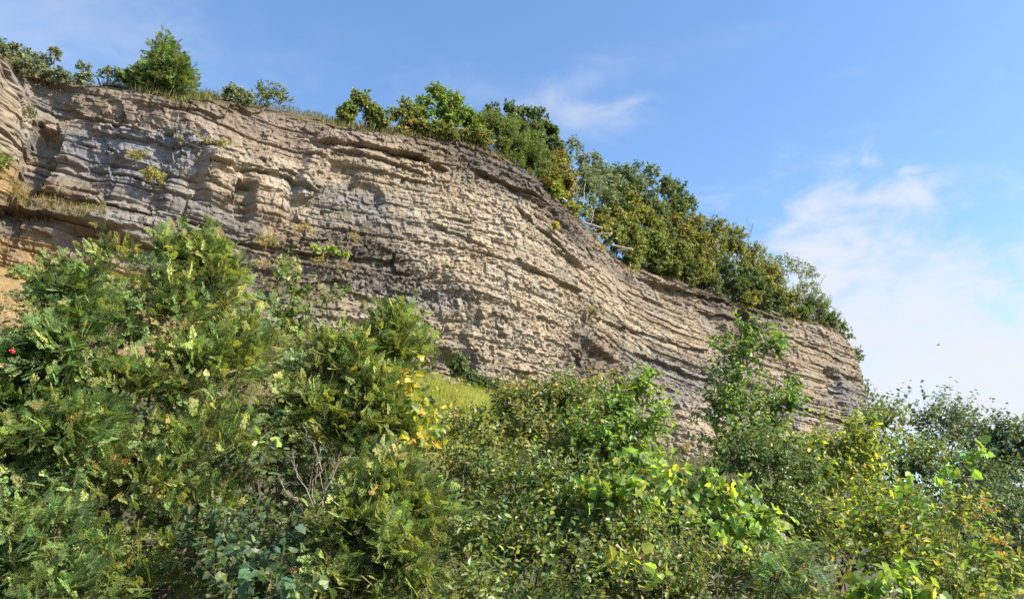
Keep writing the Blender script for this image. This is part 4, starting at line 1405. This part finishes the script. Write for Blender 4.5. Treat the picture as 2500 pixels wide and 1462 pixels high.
top_plant("brow_shrub", "yellowish grass-like shrub below the bright green young tree", "shrub", [(1080, 315, 50, 14, -.5), (1150, 325, 40, 14, -.3)], 332, .4, .15, 1.0, OLI, seed=313)
top_plant("brow_tree", "broad dark-topped tree where the rim starts to fall away", "tree", [(1225, 275, 48, 24, 2), (1290, 285, 46, 24, 2), (1330, 325, 36, 30, 2), (1270, 320, 60, 30, 1.6)], 360, 2.2, .22, 1.2, TOPD, seed=314, stem_r=.12)
top_plant("brow_tree", "willow-like light green bush in front of the broad dark-topped tree", "tree", [(1200, 300, 34, 30), (1240, 320, 50, 34), (1290, 360, 46, 34), (1330, 400, 36, 34)], 400, .9, .18, 1.2, TOPG, leaf='lance', seed=315)
top_plant("brow_shrub", "orange autumn shrub at the right flank of the willow-like bush", "shrub", [(1362, 398, 22, 26, .5), (1350, 430, 24, 24), (1378, 420, 14, 20)], 470, .8, .19, 1.1, TOPO + ORG, seed=316)
top_plant("brow_shrub", "lime green shrub hanging on the edge below the orange shrub", "shrub", [(1350, 465, 22, 22, -.3), (1375, 490, 20, 16, -.3), (1395, 510, 24, 16, 0)], 520, .6, .17, 1.0, [((.16, .19, .02), 5), ((.11, .15, .02), 3)], seed=317)
top_plant("brow_tree", "tall airy grey-leaved tree with pale slim trunks", "tree", [(1395, 365, 28, 28), (1435, 400, 42, 28), (1410, 430, 34, 36), (1465, 420, 30, 24), (1450, 460, 40, 40)], 545, 2.0, .20, .75, GRY, seed=318, stems=4, stem_r=.07, bark=M_PALE, gap=.45)
top_plant("brow_tree", "large rounded tree crown with grey-green top, highest right of the pale trunks", "tree", [(1520, 430, 40, 28), (1570, 425, 36, 26), (1545, 465, 70, 36), (1620, 460, 40, 28), (1500, 490, 40, 36), (1580, 510, 60, 34)], 600, 3.0, .23, 1.05, TOPD + GRY, seed=319, stem_r=.14, stems=3)
top_plant("brow_tree", "dark pointed tree leaning at the right side of the large rounded crown", "tree", [(1650, 470, 28, 30), (1672, 505, 28, 30), (1640, 510, 36, 28)], 620, 3.2, .22, 1.2, TOPD, seed=320, stem_r=.12)
top_plant("brow_tree", "golden olive tree in front of the large rounded crown", "tree", [(1530, 500, 40, 32), (1560, 530, 44, 28), (1500, 530, 36, 28)], 610, 1.6, .21, 1.1, TOPO, seed=321)
top_plant("brow_tree", "golden brown tree below the dark pointed tree", "tree", [(1640, 545, 44, 28), (1690, 550, 36, 26), (1665, 580, 44, 28)], 650, 2.2, .22, 1.0, TOPO + [((.20, .13, .04), 2)], seed=322)
top_plant("brow_shrub", "green bush with a yellow patch right of the pale poles", "shrub", [(1535, 580, 46, 28), (1590, 590, 34, 32), (1500, 570, 30, 24), (1575, 610, 30, 24)], 640, .9, .20, 1.1, TOPG + [((.35, .32, .02), .5)], seed=323)
top_plant("brow_shrub", "dense dark olive bush bulging over the rim", "shrub", [(1640, 620, 56, 36), (1680, 650, 46, 34), (1625, 655, 50, 26), (1710, 675, 30, 22)], 690, .6, .21, 1.3, TOPO + TOPD, seed=324)
top_plant("brow_tree", "yellowing tree in the middle of the slope crowns, right of the golden brown tree", "tree", [(1745, 560, 36, 28), (1785, 585, 42, 34), (1740, 600, 40, 34), (1800, 620, 40, 26)], 690, 2.2, .22, 1.1, TOPO, seed=325, stem_r=.1)
top_plant("brow_shrub", "dark green bush at the foot of the yellowing tree", "shrub", [(1770, 660, 46, 32), (1830, 680, 40, 28), (1800, 700, 36, 24), (1740, 680, 20, 20)], 730, .8, .21, 1.2, TOPD, seed=326)
top_plant("brow_tree", "leaning olive tree right of the yellowing tree", "tree", [(1835, 620, 36, 28), (1865, 650, 34, 26), (1850, 670, 40, 24)], 720, 2.0, .22, 1.0, TOPO, seed=327)
top_plant("brow_shrub", "bush with yellow leaves low on the slope before the wispy trees", "shrub", [(1880, 660, 24, 20), (1865, 690, 36, 26), (1890, 715, 34, 22), (1840, 725, 26, 20)], 750, .8, .21, 1.1, TOPO + [((.32, .27, .02), 1.5)], seed=328)
top_plant("brow_tree", "wispy thin tree against the sky near the right end of the rim", "tree", [(1905, 635, 26, 22), (1945, 655, 28, 24), (1920, 670, 30, 26)], 740, 1.8, .20, .6, GRY, seed=329, gap=.4, bare=.3, stem_r=.05)
top_plant("brow_tree", "sparse twiggy tree right of the wispy thin tree", "tree", [(1965, 680, 26, 24), (1955, 705, 34, 24), (1990, 720, 20, 18)], 770, 1.5, .18, .7, TOPG, seed=330, bare=.3, gap=.4, stem_r=.04)
top_plant("brow_shrub", "rounded green bush near the right end of the rim", "shrub", [(1930, 730, 40, 24), (1980, 745, 40, 22), (2015, 775, 40, 26), (1960, 770, 40, 20), (2035, 795, 24, 18)], 800, .7, .21, 1.25, TOPG + TOPD, seed=331)
top_plant("brow_shrub", "thin trailing shrub at the rounded corner of the rim", "shrub", [(2058, 800, 14, 20), (2075, 825, 10, 14)], 830, .5, .2, .8, TOPG, seed=332, bare=.2)
top_plant("cliff_shrub", "green shrub clinging to the right profile of the cliff", "shrub", [(2095, 868, 10, 26, 1)], 890, 1.0, .2, 1.2, TOPG, seed=333)
top_plant("cliff_shrub", "dark shrub clinging low on the right profile of the cliff", "shrub", [(2120, 975, 14, 26, 2), (2132, 1010, 16, 26, 2), (2118, 940, 6, 16, 2)], 1050, 1.0, .22, 1.0, TOPG + TOPD, seed=334)

# leafless branches against the sky
for nm, lb, tips, sd in (
        ("dead_tree", "bare grey branches sticking out beyond the right end of the rim", [((1958, 770), (2000, 695)), ((1965, 760), (2020, 715)), ((1990, 770), (2032, 745))], 71),
        ("dead_tree", "thin leafless branch rising above the leaning olive tree", [((1828, 600), (1836, 545)), ((1800, 590), (1806, 560)), ((1826, 640), (1862, 600))], 72),
        ("dead_tree", "dry twigs projecting into the sky low beside the right cliff profile", [((2118, 1000), (2180, 968)), ((2120, 985), (2140, 945)), ((2125, 1005), (2160, 990))], 73)):
    Yb = edgeY(tips[0][0][0]) + 1.4
    ba = P(tips[0][0][0], tips[0][0][1], Yb)
    bare_plant(nm, lb, "tree", ba, [(P(a[0], a[1], Yb), P(b[0], b[1], Yb + rng.normal(0, .5))) for a, b in tips], M_BARK2 if sd != 73 else M_BARK, .05, sd, 2)

# slim pale trunks standing on the rim
for q, (u1, v1, u2, v2, lb) in enumerate([(1443, 545, 1440, 420, "slim straight pale trunk standing nearest the weathered poles"), (1424, 500, 1424, 395, "slim pale trunk left of the straight one on the falling rim")]):
    Yb = edgeY(u1) + 1.2
    a, b = P(u1, v1, Yb), P(u2, v2, Yb)
    bare_plant("slim_trunk", lb, "tree", a, [(a, b)], M_PALE, .035, 80 + q, 1)

# weathered poles jutting from the brow
for q, (u1, v1, u2, v2, lb) in enumerate([
        (1432, 546, 1470, 557, "uppermost weathered pale pole jutting from the rim"), (1455, 572, 1494, 570, "level weathered pale pole jutting second from the top"),
        (1500, 600, 1545, 609, "longest weathered pale pole jutting lowest from the rim"), (1512, 611, 1540, 607, "short pale pole crossing under the longest pole"),
        (1372, 483, 1384, 492, "short pale pole end near the lime green shrub"), (1878, 758, 1904, 768, "small pale pole lying on the rim near the right end")]):
    Y1 = edgeY(u1) - 0.4
    a, b = P(u1, v1, Y1 + .8), P(u2, v2, Y1 - .3)
    tt = np.linspace(-.15, 1, 7)[:, None]
    pts = (1 - tt) * a + tt * b + rng.normal(0, .012, (7, 3))
    V, Fc = tubes([(pts - a, np.array([.085, .085, .08, .08, .075, .07, .068]))], 9)
    V = np.vstack([V, pts[-1] - a])
    pole = add_obj("weathered_pole", make_mesh("weathered_pole", V, Fc, None, True, M_LOG), None, a)
    cap = [(len(V) - 10 + k, len(V) - 10 + (k + 1) % 9, len(V) - 1) for k in range(9)]
    me = bpy.data.meshes.new("end_grain")
    me.from_pydata([tuple(x) for x in V], [], cap)
    me.materials.append(M_LOG)
    add_obj("end_grain", me, pole)
    tag(pole, lb, "pole", "pale poles jutting from the rim")

# ------------------------------------------------------------------ plants on the face and the talus
FGp = "plants growing on the cliff face"


def face_plant(name, label, cat, blobs, seed, size=.16, palette=TOPG, leaf='diamond', dens=1.0, stems=2, per=9, mat=None, up=.5, twig_len=None, gap=.1, off=.8, droop=0):
    bl = []
    area = 0
    for (u, v, ru, rv) in blobs:
        r, c = on_cliff(u, v)
        Y = GRID[r, c, 1] - off
        k = Y / F_PX
        bl.append((u, v, ru, rv, Y, max(.3, min(ru, rv) * k)))
        area += ru * rv
    r, c = on_cliff(blobs[0][0], blobs[0][1] + blobs[0][3])
    return plant(name, label, cat, bl, base=GRID[r, c], leaf=leaf, size=size, twigs=int(area / 11 * dens) + 14, per=per, palette=palette, mat=mat or M_FAR, group=FGp, stems=stems, stem_r=.02,
                 up=up, seed=seed, twig_r=.006, twig_len=twig_len, gap=gap, droop=droop)


DRY = [((.30, .22, .07), 4), ((.22, .18, .06), 3), ((.16, .16, .05), 2)]
TUF = [((.17, .17, .045), 4), ((.24, .21, .06), 3), ((.12, .14, .035), 2)]
face_plant("ledge_shrub", "dry yellowish tuft of shrub on the ledge in the grey bay", "shrub", [(378, 432, 26, 16), (365, 425, 16, 12)], 401, .22, TUF, 'lance')
face_plant("ledge_shrub", "small dry tuft just above the ledge shrub in the grey bay", "shrub", [(335, 382, 24, 8)], 402, .18, TUF, 'lance')
face_plant("ledge_shrub", "thin green growth along the ledge left of the sunlit buttress", "shrub", [(500, 345, 26, 8), (545, 352, 22, 8), (440, 338, 20, 6)], 403, .15, TUF, 'lance')
face_plant("ledge_shrub", "pale green tuft high in the corner at the left", "shrub", [(75, 275, 14, 12)], 404, .17, GRY, 'lance')
face_plant("ledge_shrub", "green shrub on the ledge at the far left edge", "shrub", [(14, 392, 16, 14), (2, 400, 14, 12)], 405, .16, TOPG)
face_plant("talus_shrub", "rounded grey-green shrub on the orange bank at far left", "shrub", [(45, 675, 26, 24), (80, 668, 24, 18), (62, 658, 20, 14)], 406, .15, [((.15, .18, .05), 4), ((.10, .14, .05), 3)], off=1.5)
face_plant("creeping_plant", "bright green creeping plant on the dark ledge above the cedars", "vine", [(775, 606, 18, 7), (810, 612, 20, 7), (845, 622, 18, 6)], 407, .17, [((.20, .27, .04), 4), ((.14, .20, .04), 2)], 'ovate', up=.1)
face_plant("ledge_shrub", "dry brown and green growth on the dark ledge left of the creeping plant", "shrub", [(650, 590, 40, 18), (700, 640, 40, 20), (640, 650, 30, 16)], 408, .15, TUF + DRY, 'lance', dens=.55)
face_plant("ledge_shrub", "brownish brush above the creeping plant", "shrub", [(745, 560, 36, 14), (860, 580, 26, 10)], 409, .15, DRY, 'lance', dens=.5)
face_plant("ledge_shrub", "brownish weeds below the creeping plant", "shrub", [(780, 640, 40, 14), (840, 650, 30, 12), (720, 670, 30, 12)], 418, .15, DRY + TUF, 'lance', dens=.5)
face_plant("cliff_vine", "dark green column of ivy at the cliff foot above the bright grass", "vine", [(1118, 880, 28, 24), (1125, 910, 26, 26), (1135, 930, 24, 20)], 410, .2, TOPD, 'ovate', droop=.3, up=.1, off=1.5)
face_plant("cliff_shrub", "dark shrub spreading at the cliff foot right of the ivy column", "shrub", [(1165, 940, 34, 20), (1195, 950, 28, 26), (1150, 925, 24, 18)], 411, .2, TOPD, 'ovate', off=2.0)
face_plant("cliff_shrub", "sparse leafy stems right of the dark shrub at the cliff foot", "shrub", [(1240, 975, 22, 26), (1225, 1000, 20, 20)], 412, .15, OLI, dens=.6, off=2.0)
face_plant("cliff_vine", "brown dry hanging vine on the rock above the middle cedar", "vine", [(1040, 800, 14, 24), (1045, 850, 16, 26)], 413, .15, DRY + TUF, 'lance', dens=.7, up=-.2, droop=.4)
face_plant("ledge_shrub", "small shrub in a dark pocket of the middle face", "shrub", [(1445, 765, 13, 16)], 414, .17, TUF + TOPD)
face_plant("ledge_shrub", "greenish tuft under the rim below the poles", "shrub", [(1545, 660, 20, 12), (1540, 640, 12, 12)], 415, .17, TUF)
face_plant("ledge_shrub", "small yellow-green tuft left of the poles", "shrub", [(1355, 550, 11, 8)], 416, .17, [((.24, .23, .03), 3), ((.15, .17, .03), 2)])
face_plant("ledge_shrub", "dry tawny tuft under the rim right of the poles", "shrub", [(1465, 605, 26, 10)], 417, .16, DRY, 'lance', dens=.6)
face_plant("talus_shrub", "small dry bush at the foot of the pale lower right cliff", "shrub", [(1672, 1092, 14, 10)], 419, .2, DRY + TUF, 'lance')


def grass(name, label, pos, nrm, height, palette, seed, lean=.5):
    r = np.random.default_rng(seed)
    m = len(pos)
    ax_ = unit(np.array([0, 0, 1.0]) + nrm * .25 + r.normal(0, lean * .5, (m, 3)))
    R = frames(ax_, r.normal(size=(m, 3)))
    sz = height * r.uniform(.5, 1.3, m)
    V, Fc, C = scatter_mesh('blade', pos, R, sz, pick_colors(r, palette, m, .25))
    o = add_obj(name, make_mesh(name, V, Fc, C, False, M_GRASS))
    tag(o, label, "grass", kind="stuff")
    return o


# rim grass along the brow, in patches
mask = (over > -0.25) & (over < 3.2) & (PU > -60) & (PU < 2100)
cand = np.flatnonzero(mask.ravel())
dn_ = sstep(fbm(SS / 2.2, back / 1.5, 2001, 3), -0.25, 0.4).ravel()[cand]
cand = rng.choice(cand, 15000, p=dn_ / dn_.sum())
pp = GRID.reshape(-1, 3)[cand] + rng.normal(0, .08, (len(cand), 3))
grass("grass", "dry green grass fringing the brow of the cliff", pp, np.tile(np.array([.4, -.5, 0]), (len(pp), 1)), .42, TUF + [((.10, .13, .03), 3)], 501)


def talus_patch(n, box, seed, thr=-.4, jitter=.1):
    """Random ground points whose image lies in the pixel box."""
    r = np.random.default_rng(seed)
    x = r.uniform(box[4], box[5], n * 12)
    y = r.uniform(box[6], box[7], n * 12)
    z = np.array([ground_z(a, b) for a, b in zip(x, y)]) + .05
    p = np.stack([x, y, z], -1)
    u, v, d = project(p)
    m = (u > box[0]) & (u < box[1]) & (v > box[2]) & (v < box[3]) & (fbm(x / 1.2, y / 1.2, seed, 2) > thr)
    return p[m][:n]


pp = talus_patch(9000, (1020, 1290, 930, 1080, -8, 4, 28, 47), 511, -1)
grass("grass", "bright yellow-green grass slope at the cliff foot in the middle", pp, np.tile(np.array([.3, -.5, 0]), (len(pp), 1)), .34, [((.30, .32, .012), 4), ((.21, .26, .015), 3), ((.36, .33, .02), 1), ((.13, .17, .02), 1.2)], 512)
pp = talus_patch(3000, (-20, 420, 560, 800, -32, -12, 20, 40), 513, -.05)
grass("grass", "tawny dry grass on the orange bank at left", pp, np.tile(np.array([.2, -.5, 0]), (len(pp), 1)), .22, DRY, 514)
pp = talus_patch(2500, (1560, 1800, 1080, 1200, 5, 26, 34, 68), 515, -.5)
grass("grass", "dull green grass at the foot of the pale lower right cliff", pp, np.tile(np.array([.2, -.5, 0]), (len(pp), 1)), .5, TUF + TOPG, 516)
# tufts on the orange ledge at left
m_ = (PU > -20) & (PU < 260) & (PV > 395) & (PV < 545) & (PV > 430 + PU * .25) & (PV < 520 + PU * .28)
cand = np.flatnonzero(m_.ravel())
cand = rng.choice(cand, min(2600, len(cand)), replace=False)
pp = GRID.reshape(-1, 3)[cand]
grass("grass", "golden dry grass growing on the lower left ledge", pp, np.tile(np.array([.3, -.7, 0]), (len(pp), 1)), .30, DRY + TUF, 518)

# low leafy ground cover under the shrubs
gx_ = rng.uniform(-14, 22, 26000)
gy_ = rng.uniform(3.5, 24, 26000)
gp = np.stack([gx_, gy_, np.array([ground_z(a, b) for a, b in zip(gx_, gy_)]) + rng.uniform(.02, .5, 26000) * (0.4 + 0.6 * (gy_ > 5))], -1)
R_ = frames(unit(rng.normal(size=(26000, 3)) * np.array([1, 1, .4])), unit(np.array([0, 0, 1.0]) + rng.normal(0, .5, (26000, 3))))
V, Fc, C = scatter_mesh('diamond', gp, R_, rng.uniform(.09, .2, 26000), pick_colors(rng, DRK + DOG, 26000))
tag(add_obj("ground_cover", make_mesh("ground_cover", V, Fc, C, False, M_LEAF)), "low leafy ground cover beneath the shrubs", "ground cover", kind="stuff")

# ------------------------------------------------------------------ a distant bird
bp_ = P(2290, 842, 70)
bird = empty("bird", bp_)
bird.scale = (.5, .5, .5)
tag(bird, "tiny dark bird flying before the cloud at right", "bird")
prof = [(-.30, .015), (-.22, .05), (-.05, .085), (.12, .07), (.22, .055), (.28, .05), (.34, .02), (.40, .004)]
V, Fc = tubes([(np.array([(x, 0, .02 * math.sin(x * 4)) for x, _ in prof]), np.array([q for _, q in prof]))], 8)
add_obj("body", make_mesh("body", V, Fc, None, True, M_BARK), bird)
for sd in (-1, 1):
    top_ = [(.10, sd * .05, .03), (.16, sd * .30, .16), (.08, sd * .62, .13), (-.06, sd * .34, .13), (-.10, sd * .05, .03), (.04, sd * .78, .08)]
    V = np.array(top_ + [(x, y, z - .015) for x, y, z in top_])
    Fc = np.array([(0, 1, 3), (0, 3, 4), (1, 2, 3), (1, 5, 2), (6, 9, 7), (6, 10, 9), (7, 9, 8), (7, 8, 11)])
    add_obj("wing", make_mesh("wing", V, Fc, None, False, M_BARK), bird)
